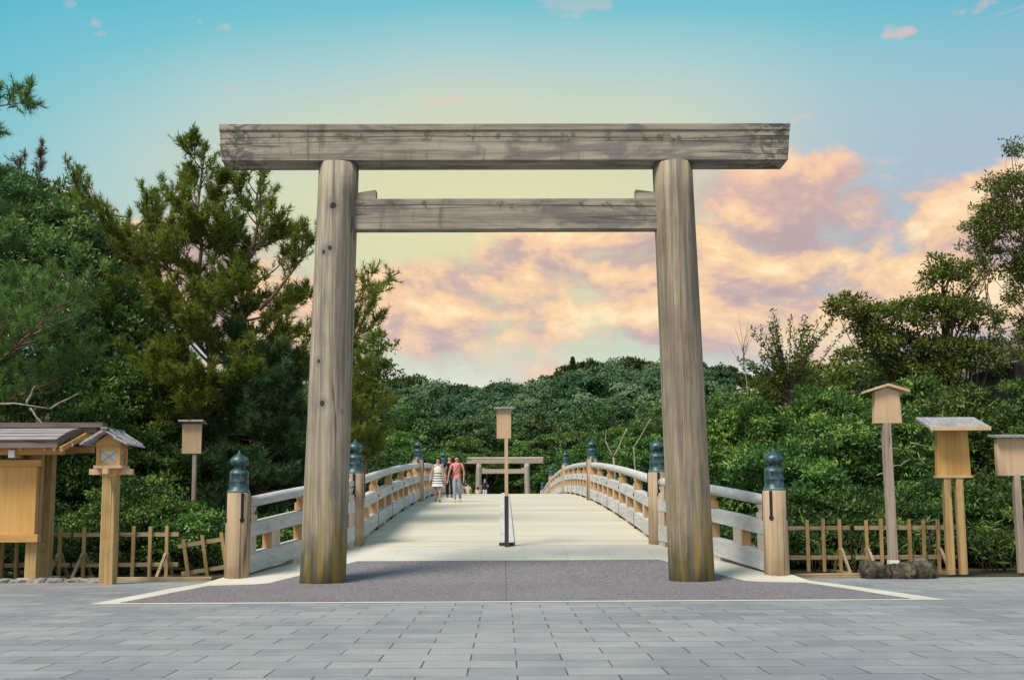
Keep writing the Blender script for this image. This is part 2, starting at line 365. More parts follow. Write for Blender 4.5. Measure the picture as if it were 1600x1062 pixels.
# ------------------------------------------------------------------ object helpers
def setp(o, label=None, cat=None, group=None, kind=None):
    if label: o['label'] = label
    if cat: o['category'] = cat
    if group: o['group'] = group
    if kind: o['kind'] = kind
    return o
def empty(name, loc=(0, 0, 0), label=None, cat=None, group=None, rz=0):
    o = bpy.data.objects.new(name, None); COL.objects.link(o); o.location = loc; o.rotation_euler.z = rz; o.empty_display_size = .2
    return setp(o, label, cat, group)
def copy_tree(o, parent=None):
    c = o.copy(); COL.objects.link(c); c.parent = parent
    for ch in list(o.children): copy_tree(ch, c)
    return c
class MB:
    def __init__(s): s.v = []; s.f = []; s.sm = []
    def add(s, vs, fs, smooth=False):
        k = len(s.v); s.v += [tuple(v) for v in vs]; s.f += [tuple(k + i for i in f) for f in fs]; s.sm += [smooth] * len(fs); return s
    def box(s, c, d, rot=None, taper=None):
        hx, hy, hz = d[0] / 2, d[1] / 2, d[2] / 2
        tx, ty = taper or (1, 1)
        vs = [Vector((sx * hx * (tx if sz > 0 else 1), sy * hy * (ty if sz > 0 else 1), sz * hz)) for sz in (-1, 1) for sy in (-1, 1) for sx in (-1, 1)]
        if rot is not None:
            from mathutils import Euler
            m = Euler(rot).to_matrix(); vs = [m @ v for v in vs]
        vs = [v + Vector(c) for v in vs]
        return s.add(vs, [(0, 2, 3, 1), (4, 5, 7, 6), (0, 1, 5, 4), (2, 6, 7, 3), (0, 4, 6, 2), (1, 3, 7, 5)])
    def b2(s, x0, x1, y0, y1, z0, z1): return s.box(((x0 + x1) / 2, (y0 + y1) / 2, (z0 + z1) / 2), (x1 - x0, y1 - y0, z1 - z0))
    def bar(s, p0, p1, w, h, up=(0, 0, 1)):
        p0, p1 = Vector(p0), Vector(p1); d = (p1 - p0).normalized(); u = Vector(up)
        if abs(d.dot(u)) > .98: u = Vector((0, 1, 0))
        a = d.cross(u).normalized(); b = a.cross(d).normalized()
        vs = [p + a * sx * w / 2 + b * sz * h / 2 for p in (p0, p1) for sx, sz in ((-1, -1), (1, -1), (1, 1), (-1, 1))]
        return s.add(vs, [(0, 1, 2, 3), (7, 6, 5, 4), (0, 4, 5, 1), (1, 5, 6, 2), (2, 6, 7, 3), (3, 7, 4, 0)])
    def sweep(s, path, w, h):
        """rectangular beam along path; sides stay vertical"""
        path = [Vector(p) for p in path]; vs = []
        for i, p in enumerate(path):
            d = (path[min(i + 1, len(path) - 1)] - path[max(i - 1, 0)]); d.z = 0; d.normalize(); a = Vector((d.y, -d.x, 0))
            vs += [p + a * sx * w / 2 + Vector((0, 0, sz * h / 2)) for sx, sz in ((-1, -1), (1, -1), (1, 1), (-1, 1))]
        fs = []
        for i in range(len(path) - 1):
            k = 4 * i
            for j in range(4): fs.append((k + j, k + 4 + j, k + 4 + (j + 1) % 4, k + (j + 1) % 4))
        fs += [(3, 2, 1, 0), tuple(4 * (len(path) - 1) + j for j in range(4))]
        return s.add(vs, fs)
    def tube(s, path, rad, n=8, cap=True):
        path = [Vector(p) for p in path]
        if not isinstance(rad, (list, tuple)): rad = [rad] * len(path)
        vs = []; ref = None
        for i, p in enumerate(path):
            d = (path[min(i + 1, len(path) - 1)] - path[max(i - 1, 0)]).normalized()
            if ref is None: ref = Vector((1, 0, 0)) if abs(d.x) < .9 else Vector((0, 1, 0))
            a = (ref - d * ref.dot(d)).normalized(); ref = a; b = d.cross(a)
            vs += [p + (a * math.cos(2 * PI * j / n) + b * math.sin(2 * PI * j / n)) * rad[i] for j in range(n)]
        fs = [(n * i + j, n * i + (j + 1) % n, n * (i + 1) + (j + 1) % n, n * (i + 1) + j) for i in range(len(path) - 1) for j in range(n)]
        s.add(vs, fs, True)
        if cap:
            k = len(s.v) - len(vs); s.f += [tuple(k + j for j in reversed(range(n))), tuple(k + n * (len(path) - 1) + j for j in range(n))]; s.sm += [False, False]
        return s
    def lathe(s, prof, c=(0, 0, 0), n=24):
        vs = [(c[0] + r * math.cos(2 * PI * j / n), c[1] + r * math.sin(2 * PI * j / n), c[2] + z) for r, z in prof for j in range(n)]
        fs = [(n * i + j, n * i + (j + 1) % n, n * (i + 1) + (j + 1) % n, n * (i + 1) + j) for i in range(len(prof) - 1) for j in range(n)]
        return s.add(vs, fs, True)
    def prism(s, poly, y0, y1):
        """polygon in XZ extruded along Y"""
        n = len(poly); vs = [(x, y0, z) for x, z in poly] + [(x, y1, z) for x, z in poly]
        fs = [tuple(range(n)), tuple(reversed(range(n, 2 * n)))] + [(i, n + i, n + (i + 1) % n, (i + 1) % n) for i in range(n)]
        return s.add(vs, fs)
    def build(s, name, mat, parent=None, loc=None, bev=0):
        me = bpy.data.meshes.new(name); me.from_pydata([tuple(v) for v in s.v], [], s.f); me.materials.append(MATS[mat])
        me.polygons.foreach_set('use_smooth', s.sm)
        bm = bmesh.new(); bm.from_mesh(me); bmesh.ops.recalc_face_normals(bm, faces=bm.faces)
        if bev: bmesh.ops.bevel(bm, geom=[e for e in bm.edges if len(e.link_faces) == 2 and e.calc_face_angle(0) > .5], offset=bev, segments=2, affect='EDGES', profile=.5)
        bm.to_mesh(me); bm.free()
        o = bpy.data.objects.new(name, me); COL.objects.link(o); o.parent = parent
        if loc: o.location = loc
        return o

def fastmesh(name, verts, nper, tint, mat, parent=None, loc=None):
    """verts: (n, nper, 3) independent polygons, tint per polygon"""
    n = len(verts); me = bpy.data.meshes.new(name)
    me.vertices.add(n * nper); me.vertices.foreach_set('co', verts.reshape(-1).astype(np.float32))
    me.loops.add(n * nper); me.loops.foreach_set('vertex_index', np.arange(n * nper, dtype=np.int32))
    me.polygons.add(n); me.polygons.foreach_set('loop_start', np.arange(0, n * nper, nper, dtype=np.int32))
    me.polygons.foreach_set('loop_total', np.full(n, nper, dtype=np.int32))
    me.update(calc_edges=True)
    a = me.attributes.new('tint', 'FLOAT', 'FACE'); a.data.foreach_set('value', np.clip(tint, 0, 1).astype(np.float32))
    me.materials.append(MATS[mat])
    o = bpy.data.objects.new(name, me); COL.objects.link(o); o.parent = parent
    if loc: o.location = loc
    return o

# ------------------------------------------------------------------ deck profile
def dz_(Y):
    if Y > 66.3: Y = 132.6 - Y
    if Y <= 18.4: return 0
    if Y < 23.3: return (Y - 18.4) * .1022
    return 2.35 - .001 * (Y - 66.3) ** 2
def strip(name, rows, mat, dz=0, z=None, parent=None, sub=1):
    """rows: list of (Y, x0, x1); a sheet draped over the deck profile"""
    vs = []; fs = []
    for Y, a, b in rows:
        zz = dz_(Y) + dz if z is None else z
        vs += [(a, Y, zz), (b, Y, zz)]
    for i in range(len(rows) - 1): k = 2 * i; fs.append((k, k + 1, k + 3, k + 2))
    m = MB(); m.add(vs, fs); return m.build(name, mat, parent)

# ------------------------------------------------------------------ ground, river, hill
rng = np.random.default_rng(7)
def ridge(X):
    xs = [-320, -160, -42, -31, -20, -6, 0, 10, 18, 26, 38, 50, 58, 72, 80, 92, 110, 160, 320]
    zs = [52, 48, 40, 39.5, 40, 41.5, 42, 41.5, 44, 46.5, 46.5, 46, 45, 45.5, 46, 45, 44, 48, 56]
    return np.interp(X, xs, zs)
def gz(X, Y):
    X = np.asarray(X, float); Y = np.asarray(Y, float)
    def ss(a, b, v): t = np.clip((v - a) / (b - a), 0, 1); return t * t * (3 - 2 * t)
    z = -.03 - 5 * ss(36, 46, Y) + 5 * ss(88, 98, Y)
    hl = ss(150, 390, Y) * .35 + .65 * np.clip((Y - 170) / 220, 0, 1)
    z = z + hl * (ridge(X) + 2.5 * np.sin(X * .06 + Y * .02) * np.sin(Y * .045)) * 1.0
    z = z - 20 * ss(400, 700, Y)
    return z
def grid(name, xs, ys, fz, mat, kind='structure'):
    X, Y = np.meshgrid(xs, ys); Z = fz(X, Y); nx, ny = len(xs), len(ys)
    v = np.stack([X, Y, Z], -1).reshape(-1, 3)
    f = [(j * nx + i, j * nx + i + 1, (j + 1) * nx + i + 1, (j + 1) * nx + i) for j in range(ny - 1) for i in range(nx - 1)]
    me = bpy.data.meshes.new(name); me.from_pydata(v.tolist(), [], f); me.materials.append(MATS[mat])
    me.polygons.foreach_set('use_smooth', [True] * len(f))
    o = bpy.data.objects.new(name, me); COL.objects.link(o); setp(o, kind=kind); return o
grid('ground', np.concatenate([[-900, -600, -420], np.arange(-300, 301, 12), [420, 600, 900]]),
     np.concatenate([[-200, -60], np.arange(-20, 30, 8), np.arange(34, 100, 3), np.arange(104, 150, 8), np.arange(150, 420, 8), np.arange(430, 900, 60)]), gz, 'soil')
grid('river_water', np.array([-300, 300.]), np.array([37, 97.]), lambda X, Y: X * 0 - 3.6, 'river_water')
def mtn(X, Y):
    r = np.interp(X, [-1500, -400, 150, 300, 420, 520, 640, 900, 1400], [60, 60, 60, 140, 170, 222, 226, 205, 60])
    t = np.clip((Y - 900) / 500, 0, 1)
    return r * t + 7 * np.sin(X * .05) * np.sin(X * .021) * t
grid('mountain', np.arange(-1500, 1501, 25.), np.arange(900, 1501, 50.), mtn, 'mountain')
# plaza
pz = MB(); pz.add([(-45, -30, 0), (45, -30, 0), (45, 19.15, 0), (-45, 19.15, 0)], [(0, 1, 2, 3)])
setp(pz.build('plaza_paving', 'pavers'), kind='structure')
# white border strip of the fan, then the dark fan itself
setp(strip('paving_border', [(14.18, -5.5, 5.75), (14.9, -5.45, 5.70), (16.2, -5.40, 5.52), (17.4, -5.35, 5.36), (18.4, -5.2, 5.15), (19.15, -4.98, 5.02), (21, -4.2, 4.2), (23.05, -3.6, 3.6)], 'white_stone', .004), kind='structure')
setp(strip('asphalt_fan', [(14.36, -5.16, 5.36), (15.2, -5.10, 5.26), (16.4, -5.02, 5.14), (17.8, -4.93, 4.92), (18.1, -4.25, 4.22), (18.4, -4.07, 4.05), (20.93, -2.9, 2.95)], 'aggregate', .008), kind='structure')

# ------------------------------------------------------------------ torii gates
def torii(loc, far=False):
    name = 'torii_gate'
    t = empty(name, loc)
    ml, mr_, mb = ('far_torii', 'far_torii', 'far_torii_x') if far else ('torii_left', 'torii_right', 'torii_beam')
    for sgn, mt in ((-1, ml), (1, mr_)):
        m = MB(); path = []; rad = []
        for i in range(15):
            k = i / 14; path.append((-sgn * .195 * k, 0, -.3 + 7.63 * k)); rad.append(.392 - .040 * k)
        n = 40; m.tube(path, rad, n)
        random.seed(3 + sgn)
        o = m.build('column', mt, t, (sgn * 3.17, 0, 0))
    m = MB()   # beam: flat face, slightly sloping capping above, ends cut plumb
    prof = [(-.27, 0), (-.27, .53), (-.295, .545), (-.295, .655), (0, .76), (.295, .655), (.295, .545), (.27, .53), (.27, 0)]
    L0, L1 = -5.0, 4.98
    vs = [(x * (1 + .012 * z / .7) + (0), y, z) for x in (L0, L1) for y, z in prof]
    n = len(prof); m.add(vs, [tuple(range(n)), tuple(reversed(range(n, 2 * n)))] + [(i, n + i, n + (i + 1) % n, (i + 1) % n) for i in range(n)])
    m.build('top_beam', mb, t, (0, 0, 7.345), .008)
    m = MB(); m.b2(-2.95, 2.95, -.12, .12, 0, .55); m.build('tie_beam', mb, t, (0, 0, 6.15), .006)
    for sgn in (-1, 1):
        m = MB(); x0, x1 = sgn * 2.74, sgn * 2.30
        m.prism([(x0, 0), (x1, 0), (x1, .17), (x0, .10)], -.09, .09); m.build('wedge', mb, t, (0, 0, 6.702), .004)
    return t
setp(torii((0, 18.5, 0)), 'large weathered grey wooden torii gate in the foreground with mossy top beam', 'torii gate')
ft_ = torii((-.12, 125, -.05), True); ft_.scale = (.94, .94, .985)
setp(ft_, 'small looking distant wooden torii gate beyond the far end of the bridge', 'torii gate')

# ------------------------------------------------------------------ bridge
br = empty('bridge', (0, 0, 0), 'arched wooden bridge with pale plank deck running away from the torii gate', 'bridge')
ys = [23.0] + list(np.arange(24, 109, 1.0)) + [109.6]
m = MB(); vs = []; fs = []
for Y in ys: vs += [(-3.62, Y, dz_(Y) + .012), (3.62, Y, dz_(Y) + .012), (3.62, Y, dz_(Y) - .14), (-3.62, Y, dz_(Y) - .14)]
for i in range(len(ys) - 1):
    k = 4 * i
    for j in range(4): fs.append((k + j, k + (j + 1) % 4, k + 4 + (j + 1) % 4, k + 4 + j))
fs += [(0, 1, 2, 3), tuple(4 * (len(ys) - 1) + j for j in range(4))]
m.add(vs, fs); m.build('deck', 'deck', br)
for sx in (-.085, .085):
    m = MB(); m.sweep([(sx, Y, dz_(Y) + .04) for Y in [23.12] + ys[1:-1]], .15, .05); m.build('centre_kerb', 'pale_rail', br)
m = MB(); m.b2(-.165, .165, 23.05, 23.117, dz_(23.1) + .013, dz_(23.1) + .075); m.build('kerb_end_cap', 'dark_wood', br, None, .004)
for X in (-3.2, -1.6, 0, 1.6, 3.2):
    m = MB(); m.sweep([(X, Y, dz_(Y) - .32) for Y in ys], .32, .36); m.build('girder', 'dark_wood', br)
for Y in (40.5, 49, 57.6, 66.3, 75, 83.5, 92):
    m = MB(); m.b2(-3.9, 3.9, Y - .2, Y + .2, dz_(Y) - .9, dz_(Y) - .502); m.build('cross_beam', 'dark_wood', br)
    for X in (-3, 0, 3): m = MB(); m.tube([(X, Y, -5.6), (X, Y, dz_(Y) - .9)], .3, 12); m.build('pier', 'dark_wood', br)
# far approach beyond the bridge
setp(strip('path', [(Y, -3.6, 3.6) for Y in (109.6, 111.5, 114.3)] + [(132.6, -3.4, 3.4), (150, -3.4, 3.4)], 'white_stone', .01), kind='structure')

# railing posts
def finial_mb():
    m = MB()
    m.lathe([(.0, .0), (.205, .0), (.212, .02), (.212, .05), (.188, .06), (.184, .19), (.190, .20), (.190, .215), (.184, .225), (.184, .33), (.190, .34), (.186, .36),
             (.165, .40), (.125, .43), (.105, .445), (.103, .47), (.115, .485), (.16, .51), (.182, .55), (.185, .575), (.170, .62), (.128, .665), (.075, .70), (.035, .725), (.024, .75), (.018, .775), (0, .79)], n=28)
    return m
PP = []
proto_post = empty('railing_post', (0, 0, 0))
def make_post(parent, loc, tilt):
    p = MB(); H = 1.55
    p.lathe([(0, -.25), (.222, -.25), (.218, .5), (.212, H - .01), (.2, H), (0, H)], n=28)
    o = p.build('railing_post', 'post_wood', parent, loc)
    f = finial_mb().build('finial', 'bronze', o, (0, 0, H)); f.scale = (.93, .93, .97)
    for k in range(4):
        a = R_(-90 + tilt + 90 * k); s = MB()
        s.box((0, 0, -.23), (.05, .012, .46)); s.tube([(0, -.008, -.475), (0, .008, -.475)], .042, 12)
        b = s.build('metal_strap', 'black_metal', o, (math.cos(a) * .218, math.sin(a) * .218, H - .005)); b.rotation_euler.z = a + PI / 2
    return o
first = None
def block_mb(lx, ly, lz, up=False):
    m = MB()
    if up:
        m.box((0, 0, .055), (lx, ly, .15)); m.box((0, 0, .155), (lx * .72, ly * .72, .05)); m.box((0, 0, .225), (lx * .72, ly * .8, .09), taper=(1.25, 1.25))
    else: m.box((0, 0, 0), (lx, ly, lz))
    return m
shared = {}
def block(kind, parent, loc, rz, slope):
    if kind not in shared:
        o = (block_mb(.21, .24, .3, True) if kind == 'cradle_block' else block_mb(.2, .30, .345)).build(kind, 'block_wood', parent, loc, .005)
        o.data.materials.append(MATS['block_pale'])
        for p in o.data.polygons:
            if abs(p.normal.x) > .8: p.material_index = 1
        shared[kind] = o
    else:
        o = shared[kind].copy(); COL.objects.link(o); o.parent = parent; o.location = loc
    o.rotation_euler = (0, 0, rz)
    return o
wood('block_wood', c4(.36, .2, .085), c4(.52, .32, .15), c4(.62, .42, .23), fine=1.5, crack=False, stain=.2)
wood('block_pale', c4(.42, .34, .26), c4(.56, .47, .38), c4(.64, .57, .48), fine=1.5, crack=False, stain=.2)
def railing(sgn, label):
    r = empty('bridge_railing', (sgn * 4.78, 19.1, 0), label, 'railing', 'railings along both sides of the bridge')
    off = Vector((-sgn * 4.78, -19.1, 0))
    P = [(4.78, 19.1)] + [(3.3, 23.3 + 17.2 * k) for k in range(6)] + [(4.78, 113.5)]
    P = [Vector((sgn * x, y, dz_(y) if 0 < i < 7 else 0)) for i, (x, y) in enumerate(P)]
    for i, p in enumerate(P):
        tilt = -sgn * 32 if i in (0, 7) else -sgn * 3
        make_post(r, p + off, tilt)
    for i in range(7):
        a, b = P[i], P[i + 1]; sl = i in (0, 6)
        n = 2 if sl else 5; L = (b - a).length; rz = -math.atan2(b.x - a.x, b.y - a.y)
        def pt(t, h):
            v = a.lerp(b, t)
            if not sl: v.z = dz_(v.y)
            else: v.z = a.z + (b.z - a.z) * t + .03 * math.sin(PI * t)
            return v + off + Vector((0, 0, h))
        ts = [k / 20 for k in range(21)]
        t0 = .19 / L
        tt_ = [t0 + (1 - 2 * t0) * t for t in ts]
        m = MB(); m.tube([pt(t, 1.345) for t in tt_], .10, 16); m.build('top_rail', 'pale_rail', r)
        m = MB(); m.sweep([pt(t, .855) for t in tt_], .215, .25); m.build('middle_rail', 'pale_rail', r, None, .006)
        m = MB(); m.sweep([pt(t, .26) for t in tt_], .23, .33); m.build('bottom_rail', 'pale_rail', r, None, .006)
        far_ = i >= 4
        for k in range(n + 1):
            t = k / n
            if k == 0: t = .34 / L
            if k == n: t = 1 - .34 / L
            block('cradle_block', r, pt(t, .995), rz, 0)
            if 0 < k < n and not sl:
                s = MB(); c = pt(t, 0); s.box((-sgn * .118, 0, .26), (.012, .018, .34)); s.box((-sgn * .07, 0, .05), (.08, .07, .09))
                s.build('joint_strap', 'black_metal', r, c)
                s = MB(); s.tube([(-sgn * .105, 0, .855), (-sgn * .125, 0, .855)], .045, 6); s.build('nail_cover', 'black_metal', r, c)
        nn = 2 * n
        for k in range(nn + 1):
            t = k / nn
            if k == 0: t = .30 / L
            if k == nn: t = 1 - .30 / L
            if i > 2 and not (k % 1 == 0): continue
            block('spacer_block', r, pt(t, .577), rz, 0)
        for k in range(1, 3 if sl else 6):
            t = (k - .5) / (2 if sl else 5)
            s = MB(); s.box((0, 0, 0), (.2, .5, .12)); bb = s.build('sill_block', 'block_pale', r, pt(t + (.2 if sl else 0), .045)); bb.rotation_euler.z = rz
    return r
railing(-1, 'left railing of the bridge with bronze topped posts, behind the striped dress woman')
railing(1, 'right railing of the bridge with bronze topped posts, ending beside the rock set signboard')
bpy.data.objects.remove(proto_post)

# ------------------------------------------------------------------ notice boards
def sb_root(x, y, z, label): return empty('signboard', (x, y, z), label, 'signboard')
def pole(r, x, w_, z0, z1, mat='pole_wood', d=None, y=0, lean=0):
    m = MB(); m.bar((x + lean, y, z0), (x, y, z1), w_, d or w_, (0, 1, 0)); return m.build('pole', mat, r, None, .006)
# one standing at the end of the bridge deck, on the centre line
r = sb_root(.0, 22.93, dz_(22.93), 'narrow signboard on a tall thin pole in the middle of the bridge entrance')
pole(r, .0, .075, .0, 2.35, 'board_wood')
m = MB(); m.b2(-.045, .045, -.047, .041, .0, 1.08); m.build('pole_sleeve', 'dark_wood', r)
m = MB(); m.b2(-.205, .105, -.04, .04, 2.31, 2.94); m.build('board', 'board_wood', r, None, .006)
m = MB(); m.b2(-.27, .17, -.11, .11, 2.943, 2.985); m.build('cap', 'roof_grey', r, None, .006)
# left one, behind the fence
r = sb_root(-7.05, 24, -.1, 'small flat capped signboard on a thin pole between the lantern and left bridge post')
pole(r, .06, .085, 0, 2.66)
m = MB(); m.b2(-.215, .215, -.07, -.02, 2.64, 3.31); m.build('board', 'board_wood', r, None, .006)
m = MB(); m.box((0, -.03, 3.345), (.56, .34, .04), (R_(-9), 0, 0)); m.build('cap', 'roof_grey', r, None, .004)
# gabled one on the rocks
r = sb_root(6.92, 19.3, 0, 'signboard with small gabled roof on a grey square pole set in rocks')
pole(r, -.02, .145, .18, 2.81, 'pole_wood', lean=.03)
m = MB(); m.b2(-.075, .095, -.085, .085, .1, .30); m.build('metal_shoe', 'white_metal', r, None, .004)
m = MB(); m.prism([(-.245, 2.76), (.255, 2.76), (.222, 3.34), (.0, 3.42), (-.222, 3.34)], -.075, .075); m.build('board', 'board_wood', r, None, .006)
m = MB()
for s_ in (-1, 1): m.prism([(0, 3.43), (s_ * .39, 3.315), (s_ * .39, 3.36), (0, 3.48)], -.17, .17)
m.build('roof', 'board_wood', r, None, .005)
# two-pole one
r = sb_root(8.38, 20.0, 0, 'large signboard with sloping plank roof standing on two wooden poles')
pole(r, -.14, .13, 0, 1.84, 'fence_wood', lean=.01); pole(r, .09, .13, 0, 1.84, 'fence_wood', lean=.01)
m = MB(); m.prism([(-.32, 1.82), (.315, 1.82), (.285, 2.74), (-.29, 2.74)], -.06, .06); m.build('board', 'cedar', r, None, .005)
m = MB(); m.b2(-.34, .335, -.085, .085, 1.79, 1.835); m.build('ledge', 'board_wood', r, None, .004)
m = MB(); m.b2(-.36, .345, -.10, .10, 2.69, 2.75); m.build('top_moulding', 'cedar_x', r, None, .004)
m = MB(); m.box((0, -.08, 2.815), (1.12, .74, .055), (R_(19), 0, 0)); rf = m.build('roof', 'roof_grey', r, None, .006)
m = MB(); m.box((0, -.425, 2.69), (1.125, .03, .075)); m.build('roof_edge', 'board_wood', rf, None, .003)
m = MB(); m.box((0, .3, 2.90), (.9, .05, .05)); m.build('batten', 'board_wood', rf)
# far right
r = sb_root(9.74, 20.4, 0, 'wide signboard with thin flat cap on a single pole at the far right edge')
pole(r, .01, .125, 0, 1.86, 'pole_wood', lean=.02)
m = MB(); m.b2(-.35, .38, -.06, .06, 1.84, 2.56); m.build('board', 'board_wood', r, None, .005)
m = MB(); m.box((.01, -.03, 2.60), (.86, .36, .045), (R_(6), 0, 0)); m.build('cap', 'roof_grey', r, None, .004)

# ------------------------------------------------------------------ lantern on post
r = empty('post_lantern', (-6.83, 18.5, 0), 'wooden lantern house with crossed window bars on a square post, beside the roofed notice stand', 'lantern')
m = MB(); m.b2(-.115, .115, -.115, .115, -.05, 1.9); m.build('post', 'fence_wood', r, None, .008)
m = MB(); m.b2(-.37, .37, -.05, .05, 1.86, 1.96); m.b2(-.05, .05, -.3, .3, 1.863, 1.957); m.build('cross_arms', 'board_wood', r, None, .005)
m = MB(); m.box((0, 0, 1.90), (.23, .23, .12), taper=(1.35, 1.35)); m.build('corbel', 'cedar', r)
m = MB(); m.b2(-.24, .24, -.21, .21, 1.962, 2.015); m.build('tray', 'board_wood', r, None, .004)
m = MB()
for sx in (-1, 1):
    for sy in (-1, 1): m.b2(sx * .175 - .03, sx * .175 + .03, sy * .155 - .03, sy * .155 + .03, 2.015, 2.33)
m.b2(-.145, .145, -.18, -.14, 2.27, 2.33); m.b2(-.145, .145, -.18, -.14, 2.017, 2.055); m.b2(-.145, .145, .14, .18, 2.27, 2.33); m.b2(-.145, .145, .14, .18, 2.017, 2.055)
for sx in (-1, 1): m.b2(sx * .175 - .02, sx * .175 + .02, -.125, .125, 2.27, 2.33); m.b2(sx * .175 - .02, sx * .175 + .02, -.125, .125, 2.017, 2.055)
m.build('lantern_box', 'cedar', r, None, .002)
m = MB(); m.b2(-.145, .145, -.15, -.146, 2.055, 2.27); m.b2(-.145, .145, .146, .15, 2.055, 2.27); m.build('paper_pane', 'paper', r)
m = MB(); m.b2(-.165, -.161, -.125, .125, 2.055, 2.27); m.b2(.161, .165, -.125, .125, 2.055, 2.27); m.build('paper_pane', 'paper', r)
for (a, b) in (((-.145, -.165, 2.055), (.145, -.165, 2.27)), ((.145, -.168, 2.055), (-.145, -.168, 2.27)), ((.18, -.125, 2.055), (.18, .125, 2.27)), ((.184, .125, 2.055), (.184, -.125, 2.27))):
    m = MB(); m.bar(a, b, .008, .018, (0, 1, 0) if abs(a[1] + .16) < .02 else (1, 0, 0)); m.build('window_bar', 'board_wood', r)
m = MB(); m.prism([(-.21, 2.333), (.21, 2.333), (.21, 2.40), (0, 2.56), (-.21, 2.40)], -.19, .19); m.build('gable_wall', 'cedar_x', r)
m = MB()
for s_ in (-1, 1):
    m.prism([(0, 2.585), (s_ * .21, 2.455), (s_ * .21, 2.485), (0, 2.62)], -.42, .46)
    m.prism([(s_ * .17, 2.462), (s_ * .40, 2.345), (s_ * .40, 2.375), (s_ * .17, 2.492)], -.44, .50)
rf = m.build('roof', 'roof_grey', r, None, .004)
m = MB(); m.b2(-.05, .05, -.44, .48, 2.615, 2.65); m.build('ridge_cap', 'roof_grey', rf, None, .004)
for yy in (-.3, .0, .32):
    for s_ in (-1, 1):
        m = MB(); m.bar((s_ * .05, yy, 2.618), (s_ * .41, yy, 2.40), .035, .03); m.build('roof_batten', 'roof_grey', rf)

# ------------------------------------------------------------------ roofed notice stand at the left
X0, X1 = -13.5, -8.47
r = empty('notice_stand', (0, 19.3, 0), 'roofed wooden notice stand with blank golden panel at the left edge', 'notice stand')
for X in (X0, X1):
    m = MB(); m.b2(X - .1, X + .1, -.1, .1, .03, 2.35); m.build('post', 'fence_wood', r, None, .006)
    m = MB(); m.b2(X - .09, X + .09, .46, .64, .03, 2.35); m.build('rear_post', 'fence_wood', r, None, .006)
    m = MB(); m.b2(X - .18, X + .2, -.2, .14, -.03, .065); m.build('base_stone', 'white_stone', r, None, .01)
    m = MB(); m.b2(X - .18, X + .2, .36, .74, -.03, .065); m.build('base_stone', 'white_stone', r, None, .01)
    m = MB(); m.b2(X - .04, X + .04, .1, .46, .56, .68); m.build('tie', 'fence_wood', r, None, .004)
    m = MB(); m.b2(X - .07, X + .07, -.5, 1.5, 2.352, 2.47); m.build('roof_beam', 'cedar', r, None, .004)
m = MB(); m.b2(X0 + .1, X1 - .08, -.165, -.125, .84, 2.04); m.build('panel', 'cedar', r)
m = MB(); m.b2(X0 - .1, X1 + .17, -.24, -.101, .70, .84); m.build('panel_sill', 'cedar_x', r, None, .005)
m = MB(); m.b2(X0 - .1, X1 + .17, -.22, -.101, 2.04, 2.16); m.build('panel_lintel', 'cedar_x', r, None, .005)
m = MB(); m.b2(X1 - .10, X1 + .09, -.19, -.101, .842, 2.038); m.build('panel_stile', 'cedar', r, None, .004)
m = MB(); m.b2(X0 - .5, X1 + .62, -.42, -.28, 2.24, 2.36); m.build('eave_beam', 'cedar_x', r, None, .005)
m = MB(); m.b2(X0 - .5, X1 + .62, .96, 1.08, 2.352, 2.472); m.build('eave_beam', 'cedar_x', r, None, .005)
for X, Y, Z, w_ in ((-8.72, -.46, 2.25, .11), (-7.97, -.47, 2.33, .05), (-7.78, -.2, 2.42, .05), (-7.62, .35, 2.55, .05), (-7.6, 1.0, 2.38, .06)):
    m = MB(); m.box((X, Y, Z), (w_, .03, w_ * 1.25)); m.build('metal_cap', 'white_metal', r, None, .004)
m = MB(); m.b2(-8.775, -8.665, -.44, .1, 2.185, 2.315); m.build('bracket', 'cedar', r, None, .004)
# roof: thick bark slab, front and rear slopes
rx0, rx1 = X0 - .7, -7.86
m = MB()
prof = [(-.62, 2.34), (-.62, 2.49), (-.25, 2.62), (.1, 2.71), (.55, 2.78), (1.0, 2.71), (1.35, 2.62), (1.72, 2.49), (1.72, 2.36), (1.3, 2.50), (.55, 2.66), (-.2, 2.50)]
vs = [(x, y, z) for x in (rx0, rx1) for y, z in prof]; n = len(prof)
m.add(vs, [tuple(range(n)), tuple(reversed(range(n, 2 * n)))] + [(i, n + i, n + (i + 1) % n, (i + 1) % n) for i in range(n)])
rf = m.build('roof', 'roof_wood', r, None, .006)
for k in range(5):
    yy = -.56 + .2 * k; zz = np.interp(yy, [-.62, -.25, .1, .55], [2.49, 2.62, 2.71, 2.78])
    m = MB(); m.box(((rx0 + rx1) / 2, yy, zz + .006), (rx1 - rx0 - .01, .19, .02), (R_(19 - k * 2.4), 0, 0)); m.build('roof_board', 'roof_grey_x', rf, None, .003)
m = MB(); m.b2(rx0 - .3, -7.47, .42, .68, 2.785, 2.875); m.build('ridge_cap', 'roof_wood', rf, None, .006)
m = MB(); m.b2(rx0 - .1, -7.6, .47, .63, 2.70, 2.783); m.build('ridge_beam', 'roof_wood', rf, None, .004)
for (a, b) in (((-7.80, -.6, 2.32), (-7.80, .55, 2.66)), ((-7.80, .55, 2.66), (-7.80, 1.7, 2.32))):
    m = MB(); m.bar(a, b, .05, .09); m.build('barge_board', 'cedar', rf)
for k in range(14):
    X = rx1 - .25 - .42 * k
    m = MB(); m.bar((X, -.56, 2.33), (X, .5, 2.63), .05, .06); m.build('rafter', 'cedar', rf)

